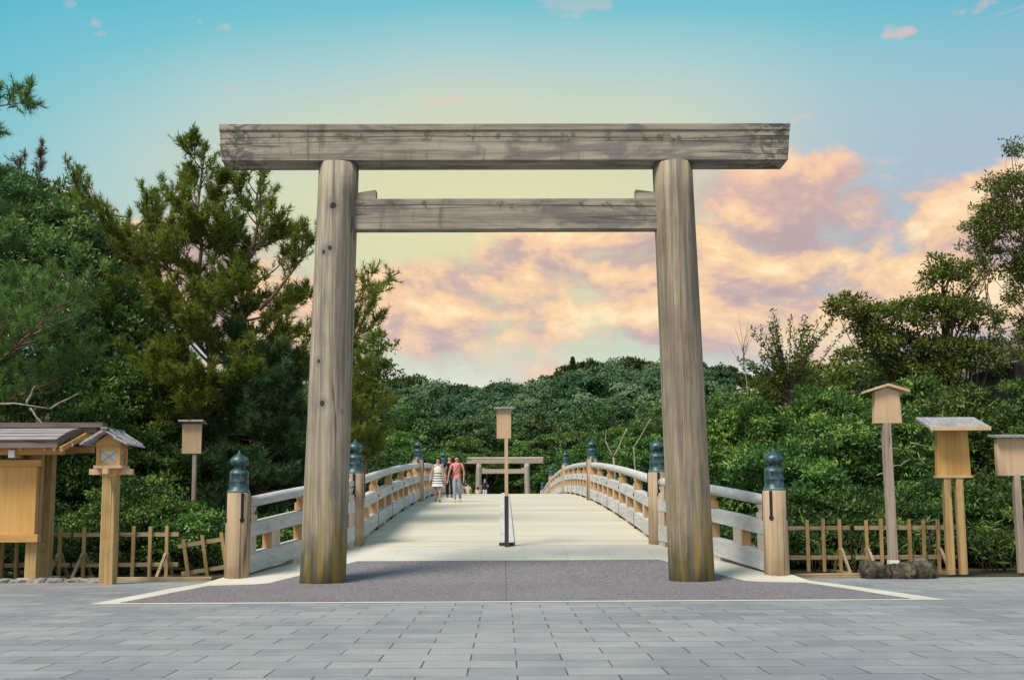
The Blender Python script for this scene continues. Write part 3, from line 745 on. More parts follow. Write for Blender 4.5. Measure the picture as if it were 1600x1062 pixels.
# ------------------------------------------------------------------ fences
def fence(x0, x1, Y, posts, braced, label, rails=((x, z) for x, z in ()), top=.96, rz=(.81, .25)):
    r = empty('picket_fence', ((x0 + x1) / 2, Y, 0), label, 'fence', 'low wooden picket fences')
    ox = (x0 + x1) / 2
    for z in rz:
        m = MB(); m.b2(x0 - ox, x1 - ox, -.02, .02, z - .04, z + .04); m.build('rail', 'fence_wood_x', r, None, .004)
    random.seed(int(abs(x0) * 10))
    for x in posts:
        t = top + random.uniform(-.015, .015); d = random.uniform(-.008, .008)
        m = MB(); m.bar((x - ox + d, -.048, .02 if x not in braced else -.03), (x - ox, -.048, t), .062, .05, (0, 1, 0)); m.build('picket', 'fence_wood', r, None, .004)
        if x in braced:
            sg = -1 if x < 0 else 1
            for q_ in (-1, 1):
                m = MB(); m.bar((x - ox + sg * .05 * (q_ < 0) + .0, -.048 + q_ * .42, .0), (x - ox + .005, -.048 + q_ * .06, .46), .05, .05, (1, 0, 0)); m.build('brace', 'fence_wood_x', r, None, .003)
            m = MB(); m.b2(x - ox - .035, x - ox + .035, -.55, .46, -.03, .035); m.build('foot', 'fence_wood', r, None, .003)
    return r
fence(-13.2, -8.17, 20.2, [-13, -12.7, -12.4, -12.1, -11.8, -11.5, -11.2, -10.9, -10.6, -10.3, -10, -9.7, -9.41, -9.15, -8.6, -8.35], [-8.35, -10.9], 'picket fence panel running behind the roofed notice stand')
fence(-8.12, -6.15, 20.2, [-7.9, -7.29, -6.98, -6.67, -6.36], [-7.9, -6.36], 'picket fence panel behind the lantern post')
f3 = fence(-5.99, -4.7, 20.0, [-5.87, -5.52, -5.17, -4.85], [], 'tilted loose fence panel leaning beside the left bridge post', top=.80, rz=(.68, .17))
f3.rotation_euler = (0, R_(-9), R_(4)); f3.location.z = .02
fence(5.3, 6.68, 20.9, [5.42, 5.84, 6.15, 6.47], [6.47], 'short picket fence panel beside the right bridge post', top=1.02, rz=(.86, .29))
fence(6.78, 8.75, 20.9, [6.99, 7.28, 7.55, 7.83, 8.11, 8.39, 8.66], [6.99, 8.39], 'picket fence panel behind the rocks and gabled signboard', top=1.02, rz=(.86, .29))
for x0, x1, y, h, lb in ((-7.1, -5.25, 19.22, .055, 'low weathered board edging the plaza below the left fence'), (5.15, 6.55, 19.35, .05, 'low weathered board edging the plaza below the right fence')):
    m = MB(); m.bar(((x0 - x1) / 2, 0, h / 2), ((x1 - x0) / 2, .03, h / 2), .09, h + .04); o = m.build('edging_board', 'fence_wood_x', None, ((x0 + x1) / 2, y, 0), .005); setp(o, lb, 'edging board')

# ------------------------------------------------------------------ rocks
def rock(name, loc, size, seed, mat, label, cat, group=None):
    bm = bmesh.new(); bmesh.ops.create_icosphere(bm, subdivisions=4, radius=1)
    rr = random.Random(seed); off = Vector((rr.random() * 50, rr.random() * 50, rr.random() * 50))
    from mathutils import noise as mn
    for v in bm.verts:
        p = v.co.copy(); n = mn.fractal(p * 1.1 + off, .8, 2.1, 5)
        c = mn.cell_vector(p * 1.6 + off)
        k = 1 + .28 * n + .06 * c.x
        q_ = Vector([abs(a) ** .75 * (1 if a > 0 else -1) for a in p])
        v.co = Vector((q_.x * size[0], q_.y * size[1], q_.z * size[2])) * k
        if v.co.z < 0: v.co.z *= .35
    me = bpy.data.meshes.new(name); bm.to_mesh(me); bm.free(); me.materials.append(MATS[mat])
    for p in me.polygons: p.use_smooth = True
    o = bpy.data.objects.new(name, me); COL.objects.link(o); o.location = loc; setp(o, label, cat, group); return o
for i, (x, y, sx, sz, lb) in enumerate(((6.50, 19.05, .24, .27, 'dark rough rock, leftmost of the three round the gabled signboard pole'),
                                        (6.94, 18.98, .24, .26, 'dark mossy rock in front of the gabled signboard pole'),
                                        (7.33, 19.08, .25, .30, 'largest dark rock, rightmost of the three round the gabled signboard pole'))):
    rock('rock', (x, y, .02), (sx, .3, sz), 11 + i, 'rock', lb, 'rock', 'rocks round the signboard pole')
for i in range(12):
    x = -10.9 + .33 * i
    rock('edging_stone', (x, 19.1 + .05 * math.sin(i * 2.1), -.02), (.19, .2, .09), 31 + i, 'grey_rock', 'low grey edging stone in the row under the roofed notice stand', 'stone', 'row of low stones under the notice stand')
# ------------------------------------------------------------------ vegetation
def PX(px, Y): return (px - 786) / 1667 * Y - .065
def nrm(v): return v / (np.linalg.norm(v, axis=-1, keepdims=True) + 1e-9)
def sph(rng, n): return nrm(rng.normal(size=(n, 3)))
def leaves(rng, P, out, L, W, tint, droop=.25, updir=.6, al=None):
    n = len(P); a = nrm(out * .8 + rng.normal(size=(n, 3)) * .65); a[:, 2] -= droop * rng.random(n); a = nrm(a)
    up = nrm(np.array([0, 0, 1.]) * updir + out * .45 + rng.normal(size=(n, 3)) * .42) if al is None else nrm(al + rng.normal(size=(n, 3)) * .35)
    if al is not None: a = nrm(np.cross(up, sph(rng, n)))
    b = nrm(np.cross(a, up)); k = (L * (.7 + .6 * rng.random(n)))[:, None]; wd = (W * (.7 + .6 * rng.random(n)))[:, None]
    q = np.cross(b, a)
    return np.stack([P, P + a * k * .45 + b * wd * .5 + q * wd * .12, P + a * k, P + a * k * .45 - b * wd * .5 + q * wd * .12], 1)
def crown(rng, blobs, n_cl, cr, nl, L, W, flat=.75, inner=.25, upbias=.25, depth=.25, contrast=.5, front=None, align=False, lumpy=.10, tn=.38):
    """blobs: rows cx cy cz rx ry rz. Leaf clumps on the lumpy outside of the blobs, plus some inside."""
    B = np.array(blobs, float); area = (B[:, 3] * B[:, 5] + B[:, 3] * B[:, 4] + B[:, 4] * B[:, 5])
    idx = rng.choice(len(B), size=n_cl * 2, p=area / area.sum()); u = sph(rng, n_cl * 2); u[:, 2] += upbias; u = nrm(u)
    rad = 1 - depth * rng.random(n_cl * 2) ** 1.5
    ins = rng.random(n_cl * 2) < inner; rad = np.where(ins, rng.uniform(.3, .85, n_cl * 2), rad)
    lump = 1 + lumpy * np.sin(u[:, 0] * 7 + idx * 3) * np.sin(u[:, 2] * 6 + u[:, 1] * 5 + idx)
    C = B[idx, :3] + u * B[idx, 3:] * (rad * lump)[:, None]
    keep = np.ones(len(C), bool)
    for k in range(len(B)):
        d = np.linalg.norm((C - B[k, :3]) / B[k, 3:], axis=1); keep &= ~((d < .62) & (idx != k))
    if front is not None: keep &= (C[:, 1] < front)
    C = C[keep][:n_cl]; u = u[keep][:n_cl]
    m = len(C); cs = cr * (.6 + .8 * rng.random(m)); ct = rng.random(m)
    ci = np.repeat(np.arange(m), nl); v = sph(rng, len(ci)); v[:, 2] = v[:, 2] * .8 + .25
    P = C[ci] + v * cs[ci][:, None] * np.array([1, 1, flat]) * (rng.random(len(ci)) ** .45)[:, None]
    out = nrm(v + u[ci] * .6)
    tint = .12 + contrast * ct[ci] * .8 + tn * rng.random(len(ci))
    return leaves(rng, P, out, L, W, tint, al=(nrm(u[ci] + v * .45) if align == 'blob' else nrm(v + np.array([0, 0, .5]))) if align else None), tint
def limb(m, a, b, r0, r1, rng, sag=.12, n=6, seg=7):
    a = np.array(a, float); b = np.array(b, float); L = np.linalg.norm(b - a); pts = []; rr = []
    off = rng.normal(size=3) * L * sag
    for i in range(seg):
        t = i / (seg - 1); pts.append(tuple(a + (b - a) * t + off * math.sin(PI * t) * .6 + rng.normal(size=3) * L * .012 * (0 < i < seg - 1))); rr.append(r0 + (r1 - r0) * t ** .8)
    m.tube(pts, rr, n); return pts
def tree(name, base, label, blobs, cat='tree', group=None, seed=1, mat='leaf_dark', n_cl=300, cr=.4, nl=90, L=.1, W=.05, tr=.2, bark='bark', fork=.35, limbs=True, trunk=True, multi=1, **kw):
    rg = np.random.default_rng(seed); r = empty(name, base, label, cat, group)
    v, t = crown(rg, blobs, n_cl, cr, nl, L, W, **kw)
    fastmesh('crown' if cat == 'tree' else 'foliage', v, 4, t, mat, r)
    if trunk:
        B = np.array(blobs, float); m = MB()
        top = B[np.argmax(B[:, 2])][:3]; fz = top[2] * fork
        j = (top[0] * fork * .5, top[1] * fork * .5, fz)
        if multi == 1: limb(m, (0, 0, -.3), j, tr, tr * .75, rg, .04, 9)
        for k, b in enumerate(B):
            s0 = j if multi == 1 else (rg.normal() * .25, rg.normal() * .25, -.2)
            e = limb(m, s0, b[:3] + [0, 0, b[5] * .2], tr * (.6 if multi == 1 else .7), tr * .12, rg, .10)
            if limbs:
                for q_ in range(4):
                    d = sph(rg, 1)[0]; d[2] = abs(d[2]) * .6
                    limb(m, e[3 + q_ % 3], b[:3] + d * b[3:] * .85, tr * .22, tr * .05, rg, .1, 5, 5)
        m.build('trunk' if cat == 'tree' else 'stems', bark, r)
    return r

# --- pines
def needles(rng, P, D, L, nn, ln, wd):
    """shoots at P pointing along D, each a brush of nn needles"""
    n = len(P); i = np.repeat(np.arange(n), nn); t = rng.random(len(i))
    s = P[i] + D[i] * (L[i] * t)[:, None]
    d = nrm(D[i] * (.55 + .5 * t[:, None]) + sph(rng, len(i)) * .8)
    w_ = nrm(np.cross(d, sph(rng, len(i)))) * wd * .5
    e = s + d * (ln * (.7 + .5 * rng.random(len(i))))[:, None]
    ct = rng.random(n)
    return np.stack([s - w_, s + w_, e], 1), .1 + .45 * ct[i] + .4 * rng.random(len(i)), i
def pine(base, label, leaders, seed, mat='needle', h0=.25, nwh=16, blen=(2.6, .5), up=(.1, .9), nn=24, ln=.17, wd=.018, sl=.22, tr=.17, name='pine_tree', group=None, bark='pine_bark', extra=(), dens=1.0, side=None):
    """leaders: list of (base point, tip point); whorls of side branches shorten towards the tip"""
    rg = np.random.default_rng(seed); r = empty(name, base, label, 'tree', group); m = MB(); SP = []; SD = []
    def branch(a, d, L, r0, lvl):
        seg = max(4, int(L / .3)); p = np.array(a, float); d = np.array(d, float); pts = [tuple(p)]
        for k in range(seg):
            d = nrm(d + rg.normal(size=3) * .10 + np.array([0, 0, .05])); p = p + d * L / seg; pts.append(tuple(p))
            t = (k + 1) / seg
            if t > (.28 if lvl == 0 else .15):
                if lvl == 0 and L > .7:
                    for sg in (-1, 1):
                        if rg.random() < .86 * dens:
                            sd = nrm(np.cross(d, [0, 0, 1]) * sg + d * .9 + np.array([0, 0, .5 * rg.random()]))
                            branch(p, sd, L * (.42 - .26 * t) * (.7 + .6 * rg.random()) + .2, r0 * .35, 1)
                for _ in range(1 if lvl == 0 else 2):
                    SP.append(p + rg.normal(size=3) * .05); SD.append(nrm(d * .7 + rg.normal(size=3) * .55 + np.array([0, 0, .75])))
        for _ in range(3): SP.append(p); SD.append(nrm(d + rg.normal(size=3) * .35 + np.array([0, 0, .3])))
        m.tube(pts, [r0 * (1 - .8 * i / (len(pts) - 1)) for i in range(len(pts))], 5, False)
    for (a, b, nw, b0, b1, t0) in leaders:
        pts = limb(m, a, b, tr, .02, rg, .02, 8, 14)
        A = np.array(pts)
        for k in range(nw):
            t = t0 + (1 - t0) * (k / nw) ** .92
            p = np.array([np.interp(t, np.linspace(0, 1, 14), A[:, c]) for c in range(3)])
            tl = (t - t0) / (1 - t0); nb = 4 if tl < .45 else 3; ph = rg.random() * 6.28
            for q_ in range(nb):
                an = ph + 2 * PI * q_ / nb + rg.normal() * .3; el = up[0] + (up[1] - up[0]) * tl + rg.normal() * .12
                d = np.array([math.cos(an) * math.cos(el), math.sin(an) * math.cos(el), math.sin(el)])
                L = (b0 + (b1 - b0) * tl) * (.65 + .5 * rg.random())
                if side is not None and d[0] * side < -.3: L *= .6
                branch(p, d, L, .05 * (1 - .6 * tl), 0)
        for _ in range(5): SP.append(A[-1]); SD.append(nrm(np.array([0, 0, 1.]) + rg.normal(size=3) * .2))
        for k in range(6): SP.append(A[-1] - [0, 0, .12 * k]); SD.append(nrm(np.array([0, 0, .8]) + rg.normal(size=3) * .45))
    for (a, d, L, r0) in extra: branch(a, d, L, r0, 0)
    SP = np.array(SP); SD = np.array(SD); LL = sl * (.7 + .7 * rg.random(len(SP)))
    v, t, _ = needles(rg, SP, SD, LL, nn, ln, wd)
    m.build('trunk', bark, r); fastmesh('needles', v, 3, t, mat, r)
    return r
def at(px, py, Y):
    return (PX(px, Y), Y, 1.13 + (805 - py) / 1667 * Y)

# main pine with two leaders
Yp = 27.0; bx = PX(352, Yp)
def rel(px, py, Y, base): p = at(px, py, Y); return (p[0] - base[0], p[1] - base[1], p[2] - base[2])
B0 = (bx, Yp, 0)
pine(B0, 'tall olive green pine with two leading shoots, left of the big torii gate',
     [((0, 0, -.3), rel(308, 222, Yp, B0), 13, 2.0, .55, .33), ((.1, .3, 2.6), rel(398, 262, Yp, B0), 13, 2.2, .6, .12)], 5,
     up=(.1, .8), tr=.16, nn=28, dens=.7, sl=.28, wd=.024,
     extra=[(rel(330, 560, Yp, B0), (-.85, -.1, .75), 3.9, .06), (rel(310, 500, Yp, B0), (-.75, .1, .62), 3.3, .06), (rel(300, 430, Yp, B0), (-.9, -.1, .42), 2.3, .05),
            (rel(400, 560, Yp, B0), (.9, .1, .42), 3.4, .07), (rel(400, 480, Yp, B0), (.9, 0, .62), 2.1, .06), (rel(410, 600, Yp, B0), (.9, .3, .25), 3.0, .06), (rel(355, 640, Yp, B0), (-.8, -.4, .1), 2.4, .05), (rel(360, 640, Yp, B0), (.8, -.3, .1), 2.2, .05)])
# arching sparse pine behind it on the left
B1 = (PX(218, 29.5), 29.5, 0)
pine(B1, 'thin leaning pine with sparse arching top between the dark dome tree and the tall pine',
     [((0, 0, -.3), rel(190, 330, 29.5, B1), 7, 1.6, .7, .55)], 9, up=(.15, .5), tr=.13, dens=.8,
     extra=[(rel(198, 400, 29.5, B1), (-.75, 0, .8), 2.6, .05), (rel(195, 350, 29.5, B1), (.85, 0, .5), 1.8, .04), (rel(190, 330, 29.5, B1), (-.9, 0, .25), 1.6, .03)])
# pine behind left column, to the right
B2 = (PX(520, 33), 33, 0)
pine(B2, 'pine whose shoots show just right of the left torii column', [((0, 0, -.3), rel(535, 480, 33, B2), 8, 1.5, .5, .35)], 12, up=(.2, .8), tr=.13,
     extra=[(rel(540, 540, 33, B2), (.6, 0, .8), 1.6, .04)])
# young pines poking above the dome tree
for i, (px, py, lb) in enumerate(((20, 232, 'leftmost reddish young pine tip above the dark dome tree'), (47, 214, 'tallest reddish young pine tip above the dark dome tree'), (103, 258, 'small reddish pine tip at the right shoulder of the dark dome tree'))):
    b = (PX(px, 33), 33, 0); pine(b, lb, [((0, 0, 0), rel(px, py, 33, b), 7, .5, .12, .72)], 20 + i, 'needle_red', up=(1.0, 1.3), tr=.07, ln=.15, nn=22, dens=.5)
# pine whose limbs hang in from the left edge
B3 = (PX(-70, 25), 25, 0)
pine(B3, 'light green pine reaching in over the roofed notice stand from the left edge', [((0, 0, -.3), rel(-95, 100, 25, B3), 14, 1.1, .7, .30)], 31, 'needle_green', up=(.05, .35), tr=.2, ln=.2, nn=30,
     extra=[(rel(-60, 640, 24.5, B3), (1, -.1, .02), 3.0, .05), (rel(-60, 590, 24, B3), (1, -.2, .08), 3.9, .06), (rel(-60, 520, 24, B3), (1, -.1, .15), 2.2, .05), (rel(-60, 560, 24, B3), (.9, -.5, .2), 2.4, .05), (rel(-75, 152, 25, B3), (1, -.1, .0), 1.25, .04)])
# lower dark pine boughs beside left bridge post
B4 = (PX(402, 26.3), 26.3, 0)
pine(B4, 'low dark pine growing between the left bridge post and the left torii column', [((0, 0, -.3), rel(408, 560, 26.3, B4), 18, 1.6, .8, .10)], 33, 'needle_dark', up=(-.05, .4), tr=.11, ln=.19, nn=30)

# dome tree on the left
Y = 30.5; b = (PX(10, Y), Y, 0)
def bl(px, py, rx, rz, Y, b, ry=None): p = rel(px, py, Y, b); return (p[0], p[1], p[2], rx, ry or rx, rz)
tree('dome_tree', b, 'huge dark dome shaped evergreen tree at the left edge', [bl(-20, 470, 3.9, 3.9, Y, b), bl(75, 480, 2.6, 2.9, Y - .6, b), bl(150, 590, 2.5, 2.4, Y - .4, b), bl(50, 620, 3.6, 2.6, Y - 1, b), bl(-70, 360, 3.0, 2.0, Y, b), bl(200, 620, 1.9, 1.6, Y, b)],
     seed=41, mat='leaf_teal', n_cl=1500, cr=.40, nl=85, L=.15, W=.07, tr=.4, inner=.15, contrast=.75, depth=.2, lumpy=.07)
# broadleaf shrubs filling the lower left
def shrub(px, py_top, wpx, Y, label, seed, mat='leaf_dark', **kw):
    X = PX(px, Y); top = 1.13 + (805 - py_top) / 1667 * Y; rx = wpx / 1667 * Y / 2; rg = np.random.default_rng(seed)
    n = kw.pop('lobes', 5); bb = []
    for k in range(n):
        rr = rx * rg.uniform(.42, .6); hh = top * rg.uniform(.62, .98) if k else top * .94
        rzz = min(hh * .45, rr * .95); bb.append((rx * .62 * math.cos(2.4 * k) * (k > 0), rx * .35 * math.sin(2.4 * k) * (k > 0), hh - rzz, rr, rr * .9, rzz))
        bb.append((rx * .62 * math.cos(2.4 * k), rx * .35 * math.sin(2.4 * k), hh * .36, rr * 1.05, rr * .9, hh * .36))
    d = dict(n_cl=int(120 * rx * top / 2.2), cr=.34, nl=100, L=.12, W=.05, tr=.06, multi=3, inner=.12, fork=.3, depth=.4, flat=.5, lumpy=.18, contrast=.8, tn=.3)
    d.update(kw); return tree('shrub', (X, Y, 0), label, bb, cat='shrub', seed=seed, mat=mat, group='shrubs', **d)
shrub(20, 640, 260, 24.5, 'dark shrub behind the roof of the notice stand', 51)
shrub(150, 600, 240, 25.5, 'dark broadleaf shrub behind the lantern', 52)
shrub(255, 560, 230, 27.0, 'tall dark broadleaf shrub behind the thin left signboard', 53, 'leaf_dark')
shrub(340, 640, 220, 27.5, 'dark shrub under the tall pine', 54)
shrub(200, 735, 190, 22.8, 'low leafy shrub behind the picket fence left of the signboard pole', 55, 'leaf_dark', L=.09, W=.045)
shrub(320, 780, 160, 22.6, 'low bush behind the tilted fence panel', 56, 'leaf_green', L=.08, W=.045)
shrub(90, 790, 200, 22.4, 'low bush behind the notice stand posts', 57, 'leaf_dark', L=.08, W=.04)
shrub(440, 700, 190, 28.5, 'dark shrub seen through the left sleeve railing', 58)
shrub(462, 640, 190, 31, 'dark bushy growth behind the left torii column', 59)
shrub(-60, 700, 220, 23.5, 'dark shrub at the left edge behind the notice stand', 60)
shrub(415, 800, 130, 24.5, 'low green bush behind the lower left bridge rail', 61, 'leaf_dark')
# bright small-leaved tree right of the left column
Y = 46; b = (PX(555, Y), Y, -3.5)
tree('broadleaf_tree', b, 'yellow green broadleaf tree showing just right of the left torii column', [bl(560, 560, 1.5, 1.4, Y, b), bl(590, 535, .8, .55, Y, b), bl(598, 580, .75, .7, Y, b), bl(565, 640, 1.8, 1.5, Y, b), bl(520, 600, 1.8, 2, Y, b)],
     seed=62, mat='leaf_bright', n_cl=260, cr=.32, nl=38, L=.17, W=.09, tr=.15, depth=.5, inner=.35)
# right bank: big bushes
shrub(1175, 612, 220, 27.5, 'bushy evergreen right behind the right torii column', 71, 'leaf_green', L=.14, W=.055)
shrub(1290, 588, 240, 28.5, 'large evergreen bush between the right bridge post and gabled signboard', 72, 'leaf_green', L=.14, W=.055)
shrub(1130, 690, 150, 26, 'evergreen bush touching the right torii column', 73, 'leaf_green', L=.13, W=.05)
shrub(1250, 700, 210, 24.6, 'rounded dark evergreen bush behind the right bridge post', 74, 'leaf_dark', L=.13, W=.05)
shrub(1380, 640, 220, 26, 'evergreen bush behind the gabled signboard', 75, 'leaf_green', L=.13, W=.05)
shrub(1500, 590, 240, 27, 'tall evergreen bush behind the two-pole signboard', 76, 'leaf_green', L=.13, W=.045)
shrub(1620, 575, 240, 26.5, 'tall dark evergreen bush at the right edge', 77, 'leaf_dark', L=.13, W=.045)
shrub(1425, 578, 190, 29.5, 'leafy bush under the left side of the layered tree', 83, 'leaf_green', L=.14, W=.055)
shrub(1340, 760, 200, 23.4, 'low dark bush behind the right picket fence', 78, 'leaf_dark', L=.10, W=.045)
shrub(1470, 740, 200, 23.6, 'dark bush behind the poles of the two-pole signboard', 79, 'leaf_dark', L=.12, W=.04)
shrub(1580, 750, 200, 23.4, 'dark bush behind the far right signboard', 80, 'leaf_dark', L=.14, W=.04)
shrub(1200, 800, 170, 23.2, 'low bush behind the right sleeve railing', 81, 'leaf_dark', L=.10, W=.045)
shrub(1700, 650, 220, 25, 'dark bush beyond the right edge signboard', 82, 'leaf_dark')
# long-leaved plants
def spear(x, y, seed, label, n=12):
    rg = np.random.default_rng(seed); r = empty('spear_leaf_plant', (x, y, 0), label, 'plant', 'long leaved plants by the fence'); P = []; O = []
    for k in range(n):
        c = np.array([rg.normal() * .22, rg.normal() * .14, rg.uniform(.15, .95)])
        for j in range(9):
            a = 2 * PI * j / 9 + rg.random(); P.append(c); O.append((math.cos(a), math.sin(a), rg.uniform(.1, .6)))
    P = np.array(P); O = nrm(np.array(O)); t = .45 + .5 * rg.random(len(P))
    fastmesh('foliage', leaves(rg, P, O, .24, .045, t, .5), 4, t, 'leaf_green', r)
    m = MB()
    for k in range(5): limb(m, (rg.normal() * .08, rg.normal() * .05, -.05), (rg.normal() * .2, rg.normal() * .1, .8), .012, .006, rg, .08, 5, 5)
    m.build('stems', 'bark', r)
for i, (px, lb) in enumerate(((1535, 'long leaved plant between the two-pole and far right signboards, nearest the two poles'), (1565, 'long leaved plant close to the far right pole'), (1440, 'long leaved plant behind the fence beside the two poles'), (1335, 'small long leaved plant in the gap between the right fence panels'), (1275, 'long leaved plant behind the short right fence panel'))):
    spear(PX(px, 21.6), 21.6, 90 + i, lb, 12 if px > 1500 else 6)
# layered tree on the right
Y = 31; b = (PX(1490, Y), Y, 0)
tree('layered_tree', b, 'olive green tree with airy layered crown above the two-pole signboard',
     [bl(1335, 480, .75, .3, Y, b), bl(1385, 500, .95, .45, Y, b), bl(1440, 495, 1.0, .55, Y, b), bl(1500, 435, .95, .55, Y, b), bl(1490, 490, 1.1, .5, Y, b), bl(1545, 500, .8, .5, Y, b), bl(1420, 545, 1.2, .5, Y, b),
      bl(1500, 560, 1.2, .6, Y, b), bl(1560, 560, .9, .6, Y, b), bl(1490, 405, .4, .25, Y, b), bl(1440, 590, 1.3, .5, Y, b), bl(1555, 420, .5, .3, Y, b), bl(1330, 470, .4, .2, Y, b), bl(1375, 530, .6, .3, Y, b)],
     seed=101, mat='leaf_olive', n_cl=620, cr=.24, nl=42, L=.12, W=.06, tr=.16, depth=.5, inner=.3, upbias=.4)
Y = 26; b = (PX(1680, Y), Y, 0)
tree('overhanging_tree', b, 'fine leaved tree leaning in at the upper right edge',
     [bl(1602, 290, .8, .45, Y, b), bl(1575, 345, .7, .5, Y, b), bl(1600, 370, .8, .5, Y, b), bl(1640, 300, 1.2, .8, Y, b), bl(1553, 380, .4, .3, Y, b), bl(1605, 430, .35, .35, Y, b), bl(1660, 400, 1, .9, Y, b), bl(1600, 465, .25, .2, Y, b), bl(1610, 222, .25, .2, Y, b), bl(1640, 530, .9, .8, Y, b)],
     seed=102, mat='leaf_olive', n_cl=640, cr=.2, nl=46, L=.085, W=.04, tr=.06, depth=.45, inner=.25)
# fan-shaped small tree
Y = 40; b = (PX(1238, Y), Y, -.5); rg = np.random.default_rng(104); r = empty('fan_tree', b, 'small dark tree with fan of upswept branches on the skyline right of the torii', 'tree'); m = MB(); P = []; O = []
for k in range(46):
    a = rg.uniform(-1.25, 1.25); Lb = (2.7 if abs(a) < .6 else 2.1) * rg.uniform(.6, 1.05); d = np.array([math.sin(a), rg.normal() * .35, math.cos(a) * .95 + .1]); s0 = np.array([0, 0, 6.3 + rg.uniform(-.9, .3)])
    pts = []
    for j in range(12):
        t = j / 11; p = s0 + d * Lb * t + np.array([0, 0, -.35 * (abs(a) > .8) * t * t + .2 * t * (1 - t)]); pts.append(p)
        if t > .2:
            for _ in range(13): P.append(p + rg.normal(size=3) * .07); O.append(nrm(d + rg.normal(size=3) * .6))
    m.tube([tuple(p) for p in pts], [.03 * (1 - .8 * j / 11) for j in range(12)], 5, False)
m.tube([(0, 0, 0), (.1, 0, 3), (0, 0, 6.5)], [.12, .09, .05], 8); m.build('trunk', 'bark', r)
P = np.array(P); O = np.array(O); t = .1 + .6 * rg.random(len(P)); fastmesh('crown', leaves(rg, P, O, .15, .065, t), 4, t, 'leaf_olive', r)
shrub(1235, 560, 170, 42, 'dark brushy growth at the foot of the fan shaped tree', 105, 'leaf_olive', L=.16, W=.07, nl=45)
# dry pale stalk
Y = 33; r = empty('dry_stalk', (PX(1168, Y), Y, 0), 'thin pale dead stalk with feathery tips standing above the bushes', 'plant'); m = MB(); rg = np.random.default_rng(106)
top = 1.13 + 270 / 1667 * Y; limb(m, (.1, 0, 0), (-.05, 0, top), .035, .012, rg, .01, 6, 9)
for k in range(9):
    z = top + rg.uniform(-.1, .5); s = rg.choice([-1, 1]); limb(m, (-.05, 0, top - rg.uniform(0, .8)), (-.05 + s * rg.uniform(.05, .45), rg.normal() * .1, top + rg.uniform(-.4, 1.0)), .012, .005, rg, .06, 4, 5)
m.build('stem', 'pale_bark', r)
# pale bare branches inside the foliage, left and right
def bare(px, py, Y, pts, label, r0=.03):
    r = empty('bare_branch', at(px, py, Y), label, 'branch', 'pale bare branches showing in the foliage'); m = MB(); rg = np.random.default_rng(int(px))
    for a, b_ in pts:
        A = rel(*a, Y, at(px, py, Y)); Bq = rel(*b_, Y, at(px, py, Y)); limb(m, A, Bq, r0, r0 * .4, rg, .05, 6, 7)
    m.build('wood', 'pale_bark', r)
bare(60, 635, 22.6, [((-30, 628), (78, 636)), ((78, 636), (122, 612)), ((46, 634), (70, 662)), ((40, 628), (52, 600))], 'pale bare branch above the roof of the notice stand', .032)
bare(1390, 690, 22.6, [((1370, 745), (1425, 720)), ((1375, 700), (1410, 705)), ((1425, 695), (1460, 702)), ((1436, 710), (1440, 722))], 'pale twisted twigs behind the gabled signboard pole', .018)

# ---- far bank trees (near bank height 0 beyond the river)
specs = [  # px, py_top, width px, Y, mat, style
    (560, 628, 150, 118, 'leaf_pad', 0), (640, 664, 150, 112, 'leaf_pad', 0), (590, 695, 130, 104, 'leaf_green', 1), (715, 672, 130, 136, 'leaf_pad', 0), (660, 715, 100, 106, 'leaf_green', 1),
    (765, 684, 130, 137, 'leaf_pad', 0), (815, 700, 100, 138, 'leaf_green', 1), (855, 668, 130, 134, 'leaf_pad', 0), (905, 690, 130, 118, 'leaf_green', 1), (965, 636, 170, 124, 'leaf_pad', 0),
    (1010, 672, 130, 112, 'leaf_pad', 0), (960, 722, 90, 106, 'leaf_green', 1), (1065, 618, 170, 120, 'leaf_pad', 0), (500, 650, 150, 112, 'leaf_pad', 0), (1130, 610, 170, 114, 'leaf_pad', 0), (715, 720, 80, 130, 'leaf_green', 1), (850, 735, 80, 134, 'leaf_dark', 1), (780, 735, 90, 137, 'leaf_dark', 1), (690, 750, 80, 112, 'leaf_dark', 1), (905, 750, 90, 112, 'leaf_dark', 1),
    (440, 650, 150, 110, 'leaf_green', 1), (1180, 640, 150, 116, 'leaf_green', 1)]
LAB = ['flat topped spreading tree on the far bank', 'rounded green tree on the far bank']
WH = ['behind the left torii column', 'left of the second left railing post', 'low above the second left railing post', 'above the third left railing post', 'low by the third left railing post', 'left of the centre signboard', 'behind the centre signboard',
      'right of the centre signboard', 'left of the third right railing post', 'above the third right railing post', 'above the second right railing post', 'low behind the third right railing post', 'behind the right torii column', 'seen through the pine left of the torii', 'just right of the right torii column',
      'above the walking couple', 'under the far torii beam on its right', 'under the far torii beam on its left', 'behind the walking man in pink', 'right of the far torii gate', 'far left behind the tall pine', 'far right beyond the stalk']
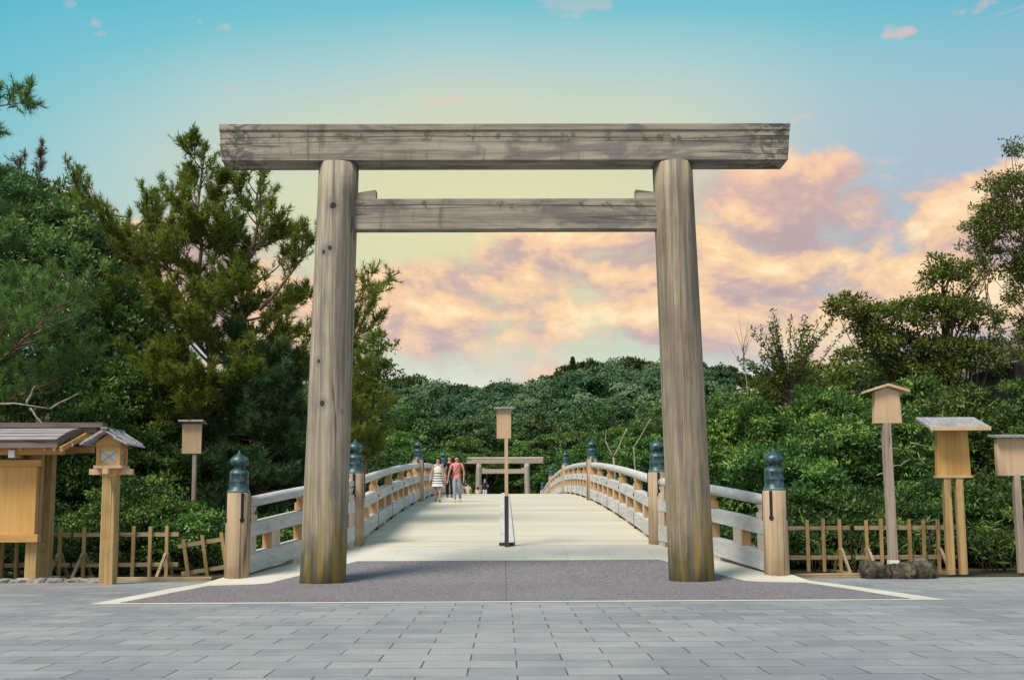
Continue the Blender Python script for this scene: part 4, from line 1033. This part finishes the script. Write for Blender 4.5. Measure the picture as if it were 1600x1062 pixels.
for i, (px, pt, wp, Y, mt, st) in enumerate(specs):
    top = 1.13 + (805 - pt) / 1667 * Y; rx = wp / 1667 * Y / 2; rg = np.random.default_rng(200 + i); bb = []
    if st == 0:
        for k in range(15):
            a = rg.uniform(0, 6.28); rr = rx * math.sqrt(rg.random()) * .9; h = top - .9 - (rr / rx) ** 2 * top * .34 - rg.random() ** 1.5 * top * .42 * (rr / rx < .8); bb.append((rr * math.cos(a), rr * math.sin(a) * .8, h, rx * rg.uniform(.28, .45), rx * rg.uniform(.28, .45), rg.uniform(.45, .95)))
        tree('spreading_tree', (PX(px, Y), Y, -.03), LAB[0] + ' ' + WH[i], bb, group='trees on the far bank', seed=200 + i, mat=mt, n_cl=560, cr=.5, nl=36, L=.29, W=.14, tr=.28, flat=.42, upbias=.4, inner=.15, fork=.4, lumpy=.2, bark='pale_bark' if i in (9, 5) else 'bark', contrast=.8)
    else:
        for k in range(9):
            a = rg.uniform(0, 6.28); bb.append((rx * .55 * math.cos(a), rx * .4 * math.sin(a), top * rg.uniform(.3, .8), rx * rg.uniform(.4, .6), rx * .45, top * rg.uniform(.16, .22)))
        tree('rounded_tree', (PX(px, Y), Y, -.03), LAB[1] + ' ' + WH[i], bb, group='trees on the far bank', seed=200 + i, mat=mt, n_cl=380, cr=.5, nl=34, L=.34, W=.17, tr=.25, fork=.3)
for i, (px, pt, wp, Y, mt, lb) in enumerate(((600, 598, 110, 150, 'leaf_dark', 'dark tree left of the hill, right of the yellow green tree'), (650, 612, 110, 156, 'leaf_dark', 'dark round tree at the left foot of the hill'), (715, 632, 100, 152, 'leaf_teal', 'blue green tree at the foot of the hill above the walking couple'),
        (555, 605, 120, 146, 'leaf_dark', 'dark tree at the hill foot close to the left torii column'), (1110, 600, 110, 150, 'leaf_teal', 'dark tree on the hill foot right of the right torii column'), (860, 640, 90, 152, 'leaf_teal', 'blue green tree at the hill foot right of the centre signboard'), (790, 640, 90, 156, 'leaf_dark', 'dark tree at the hill foot behind the centre signboard'), (685, 645, 90, 144, 'leaf_dark', 'dark tree above the far layered trees left of the centre signboard'), (750, 620, 110, 166, 'leaf_teal', 'tall blue green tree behind and left of the centre signboard'), (910, 625, 120, 160, 'leaf_dark', 'dark tree at the hill foot above the third right railing post'), (985, 600, 120, 164, 'leaf_teal', 'blue green tree on the hill foot left of the right torii column'), (1040, 615, 100, 150, 'leaf_dark', 'dark tree close behind the right torii column'))):
    top = 1.13 + (805 - pt) / 1667 * Y; rx = wp / 1667 * Y / 2; rg = np.random.default_rng(260 + i); bb = []
    for k in range(9):
        a = rg.uniform(0, 6.28); bb.append((rx * .5 * math.cos(a), rx * .4 * math.sin(a), top * rg.uniform(.45, .84), rx * rg.uniform(.35, .55), rx * .45, top * rg.uniform(.12, .18)))
    tree('hill_foot_tree', (PX(px, Y), Y, -.03), lb, bb, seed=260 + i, mat=mt, n_cl=420, cr=.7, nl=34, L=.42, W=.22, tr=.3, fork=.3, align=True)
# white forked trunk on the right of the bridge
r = empty('forked_trunk', (PX(962, 101), 101, -.1), 'pale forked bare trunk between the right railing posts', 'tree'); m = MB(); rg = np.random.default_rng(300)
o_ = (PX(962, 101), 101, -.1)
for a, b_, r0 in (((964, 790), (958, 715), .15), ((958, 715), (946, 690), .09), ((958, 715), (980, 670), .09), ((946, 690), (948, 672), .05), ((990, 700), (1018, 655), .07), ((992, 745), (990, 700), .10)):
    limb(m, rel(*a, 101, o_), rel(*b_, 101, o_), r0, r0 * .6, rg, .05, 6, 6)
m.build('trunk', 'pale_bark', r)

# ---- wooded hill: one mass of far-off crowns
rg = np.random.default_rng(77); V_ = []; T_ = []
vars_ = []
for k in range(6):
    nb = 3; bb = [(rg.normal() * .25, rg.normal() * .25, .5 + rg.normal() * .12, .70, .70, .62) for _ in range(nb)]
    v, t = crown(np.random.default_rng(500 + k), bb, 40, .27, 28, .13, .11, flat=.7, inner=.0, upbias=.6, depth=.12, contrast=.25, align='blob', tn=.2, lumpy=.14); vars_.append((v, t))
cnt = 0
for Yh in np.arange(162, 400, 8.6):
    half = 360 / 1667 * Yh
    for Xh in np.arange(-half, half, 7.6):
        x = Xh + rg.normal() * 2.2; y = Yh + rg.normal() * 2.5; s = rg.uniform(3.6, 6.6); k = rg.integers(6); v, t = vars_[k]
        an = rg.random() * 6.28; c_, s_ = math.cos(an), math.sin(an); Rm = np.array([[c_, -s_, 0], [s_, c_, 0], [0, 0, rg.uniform(.85, 1.25)]])
        V_.append(((v.reshape(-1, 3) @ Rm.T) * s + np.array([x, y, float(gz(x, y)) + .8])).reshape(v.shape)); T_.append(t * .42 + rg.uniform(-.08, .62)); cnt += 1
print('hill crowns', cnt)
V_ = np.concatenate(V_).astype(np.float32); T_ = np.concatenate(T_)
setp(fastmesh('forest', V_, 4, T_, 'leaf_hill'), 'dense evergreen forest covering the hill behind the bridge', 'forest', None, 'stuff')
# skyline trees
rsk = np.random.default_rng(88); sk_proto = None
for i, px in enumerate(list(range(575, 1240, 15))):
    Y = 392 + rsk.normal() * 4; X = PX(px + rsk.normal() * 4, Y); s = rsk.uniform(.75, 1.35); zb = float(gz(X, Y)) + 2.6
    if i < 4:
        o = tree('skyline_tree', (X, Y, zb), 'olive brown crown on the ridge line of the wooded hill', [(0, 0, 3.6, 3, 3, 2.2), (1.6, 0, 4.6, 2, 2, 1.8), (-1.8, 0, 4.2, 2, 2, 1.6)], group='ridge line trees', seed=700 + i, mat='leaf_ridge', n_cl=110, cr=.9, nl=14, L=1.0, W=.6, tr=.3, limbs=False)
        if i == 0: sk = []
        sk.append(o)
    else:
        o = copy_tree(sk[i % 4]); o.location = (X, Y, zb); o.rotation_euler.z = rsk.random() * 6
    o.scale = (s, s, s * rsk.uniform(.8, 1.15))
# lone conifer on the ridge
X = PX(896, 385); zb = float(gz(X, 385)); r = empty('ridge_conifer', (X, 385, zb), 'lone pointed conifer standing above the ridge line', 'tree'); rg = np.random.default_rng(801); P = []; O = []
for k in range(2600):
    h = rg.random() ** .8; a = rg.uniform(0, 6.28); rr = (1 - h) ** .8 * 2.9 * rg.uniform(.35, 1) * (.6 + .4 * abs(math.sin(h * 24))) + .05; P.append((rr * math.cos(a), rr * math.sin(a), 2 + h * 11.3)); O.append((math.cos(a), math.sin(a), -.1))
P = np.array(P); O = np.array(O); t = .5 * rg.random(len(P)); fastmesh('crown', leaves(rg, P, O, .7, .3, t), 4, t, 'leaf_ridge', r)
m = MB(); m.tube([(0, 0, 0), (0, 0, 13)], [.3, .05], 7); m.build('trunk', 'bark', r)
# hill shoulder on the right (wooded rise behind the bushes)
for i, (px, pt, wp, Y, mt) in enumerate(((1290, 545, 160, 62, 'leaf_olive'), (1345, 522, 170, 64, 'leaf_olive'), (1410, 528, 160, 62, 'leaf_green'), (1470, 560, 150, 58, 'leaf_olive'), (1230, 590, 140, 55, 'leaf_green'), (1560, 570, 150, 56, 'leaf_olive'))):
    shrub(px, pt, wp, Y, ['rounded olive crown on the rise right of the fan shaped tree', 'highest olive crown on the rise behind the gabled signboard', 'olive crown on the rise left of the layered tree', 'olive crown on the rise under the layered tree', 'green crown low on the rise below the fan shaped tree', 'olive crown on the rise at the far right'][i], 900 + i, mt, L=.24, W=.12, n_cl=420, cr=.5, nl=36)
# wooden building glimpsed at the right edge
r = empty('wooden_house', (PX(1640, 44), 44, 4.2), 'dark timber house with lattice window glimpsed at the right edge', 'house')
m = MB(); m.b2(-1.2, 3, 0, 4, -4.4, 3.2); m.build('wall', 'dark_wood', r)
m = MB(); m.prism([(-2.2, 2.9), (1, 4.6), (4, 2.9), (4, 3.1), (1, 4.85), (-2.2, 3.1)], -.8, 4.6); m.build('roof', 'roof_wood', r)
m = MB(); m.b2(-.9, .9, -.06, 0, 1.0, 2.4); wn_ = m.build('window', 'paper', r)
m = MB()
for k in range(9): m.b2(-.9 + .22 * k - .03, -.9 + .22 * k + .03, -.10, -.062, .95, 2.45)
m.b2(-.95, .95, -.115, -.102, 1.65, 1.73); m.build('lattice', 'dark_wood', wn_)

# ------------------------------------------------------------------ people
def plain(name, col, rough=.8):
    if name not in MATS: material(name, lambda N, b: c4(*col), rough, .2)
plain('skin', (.50, .30, .21), .6); plain('hair', (.015, .012, .01), .5); plain('shirt_pink', (.72, .26, .26)); plain('trousers_grey', (.27, .31, .37)); plain('black_cloth', (.013, .013, .018))
plain('navy_cloth', (.012, .015, .045)); plain('cream_cloth', (.62, .55, .40)); plain('white_cloth', (.75, .75, .74)); plain('shoe_white', (.6, .58, .54)); plain('brown_leather', (.16, .07, .045)); plain('light_blue_cloth', (.42, .48, .6)); plain('tan', (.45, .33, .19)); plain('lip', (.35, .12, .1))
def stripe(N, b):
    z = N.sep(obco(N))[2]; f = N.m('FRACT', N.m('MULTIPLY', N.m('SUBTRACT', z, .735), 1 / .098)); k = N.mr(f, .60, .62, smooth=False)
    lo = N.mr(z, .70, .71, smooth=False); hi = N.mr(z, 1.16, 1.15, smooth=False)
    return N.mix(N.m('MULTIPLY', N.m('MULTIPLY', k, lo), hi), c4(.76, .76, .74), c4(.018, .02, .03))
material('striped_cloth', stripe, .85, .2)
def skinned(name, verts, edges, radii, mat, parent, root=0, sub=2):
    me = bpy.data.meshes.new(name); me.from_pydata([tuple(v) for v in verts], edges, []); o = bpy.data.objects.new(name, me); COL.objects.link(o)
    md = o.modifiers.new('skin', 'SKIN'); md.use_smooth_shade = True
    for i, r_ in enumerate(radii):
        sv = me.skin_vertices[0].data[i]; sv.radius = r_ if isinstance(r_, tuple) else (r_, r_); sv.use_root = (i == root)
    o.modifiers.new('sub', 'SUBSURF').levels = sub; o.modifiers['sub'].render_levels = sub
    dg = bpy.context.evaluated_depsgraph_get(); ev = o.evaluated_get(dg); nm = bpy.data.meshes.new_from_object(ev)
    bpy.data.objects.remove(o); o = bpy.data.objects.new(name, nm); COL.objects.link(o); nm.materials.clear(); nm.materials.append(MATS[mat])
    for p in nm.polygons: p.use_smooth = True
    o.parent = parent; return o
def person(loc, rz, h, label, top, bottom, hand_l, hand_r, foot_l, foot_r, dress=False, sleeves='short', shoes='shoe_white', hair='short', bag=None, group=None, elbow_out=.03, female=False):
    """faces -Y; x>0 is the person's left as seen from the front right. All lengths for 1.7 m then scaled"""
    r = empty('person', loc, label, 'person', group, rz); k = h / 1.70; r.scale = (k, k, k)
    sw = .165 if female else .19; hip = (0, 0, .92)
    V = [hip, (0, .01, 1.08), (0, .015, 1.26), (0, .01, 1.40), (0, 0, 1.47), (0, -.01, 1.55), (0, -.012, 1.63), (0, -.008, 1.67)]
    Rr = [(.145, .10), (.125, .09), (.15, .10), (.12, .085), (.055, .055), (.066, .078), (.078, .09), (.055, .06)]
    E = [(i, i + 1) for i in range(7)]
    def add(p, rad, par): V.append(p); Rr.append(rad); E.append((par, len(V) - 1)); return len(V) - 1
    arms = []
    for s_, hd in ((-1, hand_l), (1, hand_r)):
        sh = add((s_ * sw, .01, 1.395), .052, 3); ex = (s_ * (sw + elbow_out + abs(hd[0]) * .2), (hd[1]) * .3 + .03, 1.12)
        el = add(ex, .037, sh); wr = add(hd, .024, el); d = Vector(hd) - Vector(ex); d.normalize()
        pm = add(tuple(Vector(hd) + d * .06), (.036, .018), wr)
        for j, (dxx, ln_) in enumerate(((-.024, .06), (-.008, .07), (.008, .066), (.023, .052))):
            f1 = add(tuple(Vector(hd) + d * (.06 + .03) + Vector((0, dxx, 0))), .009, pm); add(tuple(Vector(hd) + d * (.09 + ln_ * .7) + Vector((-s_ * .012, dxx, 0))), .007, f1)
        th = add(tuple(Vector(hd) + d * .045 + Vector((-s_ * .012, -.03, 0))), .010, wr); add(tuple(Vector(hd) + d * .085 + Vector((-s_ * .012, -.042, 0))), .008, th)
        arms.append((sh, el, wr))
    legs = []
    for s_, ft in ((-1, foot_l), (1, foot_r)):
        hp = add((s_ * .085, 0, .86), .088, 0); kn = add((s_ * .095 * .6 + ft[0] * .4, ft[1] * .45 - .04, .49), .056, hp); an = add((ft[0], ft[1] + .02, ft[2] + .085), .038, kn); add((ft[0], ft[1] - .13, ft[2] + .035), (.036, .025), an)
        legs.append((hp, kn, an))
    skinned('body', V, E, Rr, 'skin', r)
    def sub(name, ids, grow, mat, extra=None):
        vs = [V[i] for i in ids[0]]; rr = [(Rr[i] if isinstance(Rr[i], tuple) else (Rr[i], Rr[i])) for i in ids[0]]; rr = [(a + grow, b + grow) for a, b in rr]; mp = {v: n_ for n_, v in enumerate(ids[0])}
        ee = [(mp[a], mp[b]) for a, b in ids[1]]
        return skinned(name, vs, ee, rr, mat, r)
    (s1, e1, w1), (s2, e2, w2) = arms
    if not dress:
        def cut(a, b, t): V.append(tuple(Vector(V[a]).lerp(Vector(V[b]), t))); ra = Rr[a] if not isinstance(Rr[a], tuple) else Rr[a][0]; rb = Rr[b] if not isinstance(Rr[b], tuple) else Rr[b][0]; Rr.append(ra + (rb - ra) * t + .004); return len(V) - 1
        c1 = cut(s1, e1, .72); c2 = cut(s2, e2, .72)
        lowr = cut(0, 1, -.75); Rr[lowr] = (.155, .115)
        sub('shirt', ([lowr, 1, 2, 3, s1, c1, s2, c2], [(lowr, 1), (1, 2), (2, 3), (3, s1), (s1, c1), (3, s2), (s2, c2)]), .013, top)
        (h1, k1, a1), (h2, k2, a2) = legs
        hipc = cut(0, 1, .1); Rr[hipc] = (.142, .1)
        sub('trousers', ([0, hipc, h1, k1, a1, h2, k2, a2], [(hipc, 0), (0, h1), (h1, k1), (k1, a1), (0, h2), (h2, k2), (k2, a2)]), .017, bottom)
    else:
        m = MB(); n = 28; vs = []; prof = [(.60, .245, .20), (.70, .225, .18), (.82, .20, .155), (.95, .175, .13), (1.08, .148, .11), (1.18, .15, .115), (1.27, .165, .12), (1.34, .155, .10), (1.40, .12, .075)]
        for (z, a, b_) in prof:
            for j in range(n):
                w_ = 1 + (.05 * math.sin(j * 2 * PI / n * 6) if z < .85 else 0); vs.append((a * w_ * math.cos(2 * PI * j / n), .005 + b_ * w_ * math.sin(2 * PI * j / n), z))
        m.add(vs, [(n * i + j, n * i + (j + 1) % n, n * (i + 1) + (j + 1) % n, n * (i + 1) + j) for i in range(len(prof) - 1) for j in range(n)], True)
        for s_ in (-1, 1): m.tube([(s_ * .09, -.07, 1.385), (s_ * .095, 0, 1.455), (s_ * .09, .07, 1.385)], .022, 8)
        m.build('dress', top, r)
    for ft in (foot_l, foot_r):
        m = MB(); m.tube([(ft[0], ft[1] + .07, ft[2] + .04), (ft[0], ft[1], ft[2] + .045), (ft[0], ft[1] - .1, ft[2] + .035), (ft[0], ft[1] - .18, ft[2] + .028)], [.034, .046, .046, .028], 10); m.build('shoe', shoes, r)
    # hair cap and face
    bm = bmesh.new(); bmesh.ops.create_uvsphere(bm, u_segments=20, v_segments=14, radius=1)
    for v in bm.verts:
        v.co = Vector((v.co.x * .088, v.co.y * .103 + .008, v.co.z * .108 + 1.645))
    bmesh.ops.delete(bm, geom=[v for v in bm.verts if v.co.y < -.035 and v.co.z < 1.69 or v.co.z < (1.60 if hair == 'short' else 1.5)], context='VERTS')
    me = bpy.data.meshes.new('hair'); bm.to_mesh(me); bm.free(); me.materials.append(MATS['hair']); [setattr(p, 'use_smooth', True) for p in me.polygons]
    o = bpy.data.objects.new('hair', me); COL.objects.link(o); o.parent = r
    if hair == 'long':
        m = MB(); 
        for s_ in (-1, 1): m.tube([(s_ * .07, .01, 1.68), (s_ * .088, .02, 1.60), (s_ * .08, .03, 1.51)], [.03, .034, .022], 8)
        m.tube([(0, .07, 1.68), (0, .09, 1.58), (0, .08, 1.49)], [.07, .075, .05], 10); m.build('hair', 'hair', r)
    for s_ in (-1, 1):
        m = MB(); m.lathe([(0, -.008), (.008, 0), (0, .008)], (s_ * .032, -.092, 1.622), 8); m.build('eye', 'hair', r)
        m = MB(); m.tube([(s_ * .08, .0, 1.60), (s_ * .087, .005, 1.625)], [.012, .016], 8); m.build('ear', 'skin', r)
    m = MB(); m.tube([(0, -.088, 1.625), (0, -.112, 1.59)], [.007, .014], 8); m.build('nose', 'skin', r)
    m = MB(); m.tube([(-.022, -.083, 1.555), (.022, -.083, 1.555)], .006, 6); m.build('mouth', 'lip', r)
    if bag == 'strap':
        m = MB(); pts = [(.13, -.10, 1.42), (.05, -.135, 1.30), (-.06, -.13, 1.12), (-.15, -.07, .98)]; m.tube(pts, .016, 6); m.tube([(.13, -.1, 1.42), (.12, .02, 1.46), (.02, .13, 1.3), (-.13, .09, 1.02), (-.15, -.07, .98)], .014, 6)
        m.build('bag_strap', 'brown_leather', r)
        m = MB(); m.box((-.185, .02, .93), (.07, .2, .15)); m.build('bag', 'brown_leather', r, None, .01)
    return r
def solveY(px, py, lo, hi):
    best = None
    for Y in np.arange(lo, hi, .05):
        e = abs(805 - (dz_(Y) - 1.13) * 1667 / Y - py)
        if best is None or e < best[0]: best = (e, Y)
    return best[1]
Yw = 39.4
person((PX(684, Yw), Yw, dz_(Yw) + .012), R_(4), 1.60, 'woman in white dress with dark stripes holding hands with a man in pink', 'striped_cloth', None, (-.30, -.05, .88), (.315, -.02, .80), (-.075, .10, .03), (.07, -.12, 0), dress=True, hair='long', shoes='brown_leather', female=True)
hb = empty('handbag', (PX(684, Yw) - .33, Yw - .02, dz_(Yw) + .42), 'small tan handbag hanging from the hand of the striped dress woman', 'handbag')
m = MB(); m.box((0, 0, .1), (.10, .2, .2), taper=(.8, .8)); m.build('bag_body', 'tan', hb, None, .015); m = MB(); m.tube([(0, -.06, .19), (.01, -.03, .33), (.01, .03, .33), (0, .06, .19)], .008, 6); m.build('handle', 'tan', hb)
person((PX(713.5, Yw), Yw - .05, dz_(Yw) + .012), R_(-3), 1.66, 'man in pink short sleeved shirt and grey trousers with a strap across his chest', 'shirt_pink', 'trousers_grey', (-.335, -.02, .80), (.26, -.02, .82), (-.06, -.12, 0), (.115, .10, .03), bag='strap')
Yb = 44.5
person((PX(702, Yb), Yb, dz_(Yb) + .012), R_(6), 1.70, 'person all in black walking behind the couple holding hands', 'black_cloth', 'black_cloth', (-.27, 0, .82), (.27, 0, .82), (-.08, .05, 0), (.08, -.1, 0), shoes='black_cloth')
person((PX(757, 80), 80, dz_(80) + .012), 0, 1.70, 'man in navy shirt and pale blue trousers coming over the crest of the bridge', 'navy_cloth', 'light_blue_cloth', (-.27, 0, .82), (.20, -.22, 1.12), (-.08, 0, 0), (.08, -.1, 0))
person((PX(746, 87), 87, dz_(87) + .012), R_(180), 1.50, 'short dark haired person in cream just left of the navy shirted man', 'cream_cloth', 'tan', (-.25, 0, .82), (.25, 0, .82), (-.08, 0, 0), (.08, -.1, 0), hair='long', female=True)
person((PX(731, 84), 84, dz_(84) + .012), R_(180), 1.60, 'person in a cream top seen from behind near the left rail beyond the crest', 'cream_cloth', 'cream_cloth', (-.25, 0, .82), (.25, 0, .82), (-.08, 0, 0), (.08, -.1, 0), female=True)
person((PX(725, 86), 86, dz_(86) + .012), R_(170), 1.64, 'person in dark clothes beside the cream topped one beyond the crest', 'black_cloth', 'black_cloth', (-.27, 0, .82), (.27, 0, .82), (-.08, 0, 0), (.08, -.1, 0))
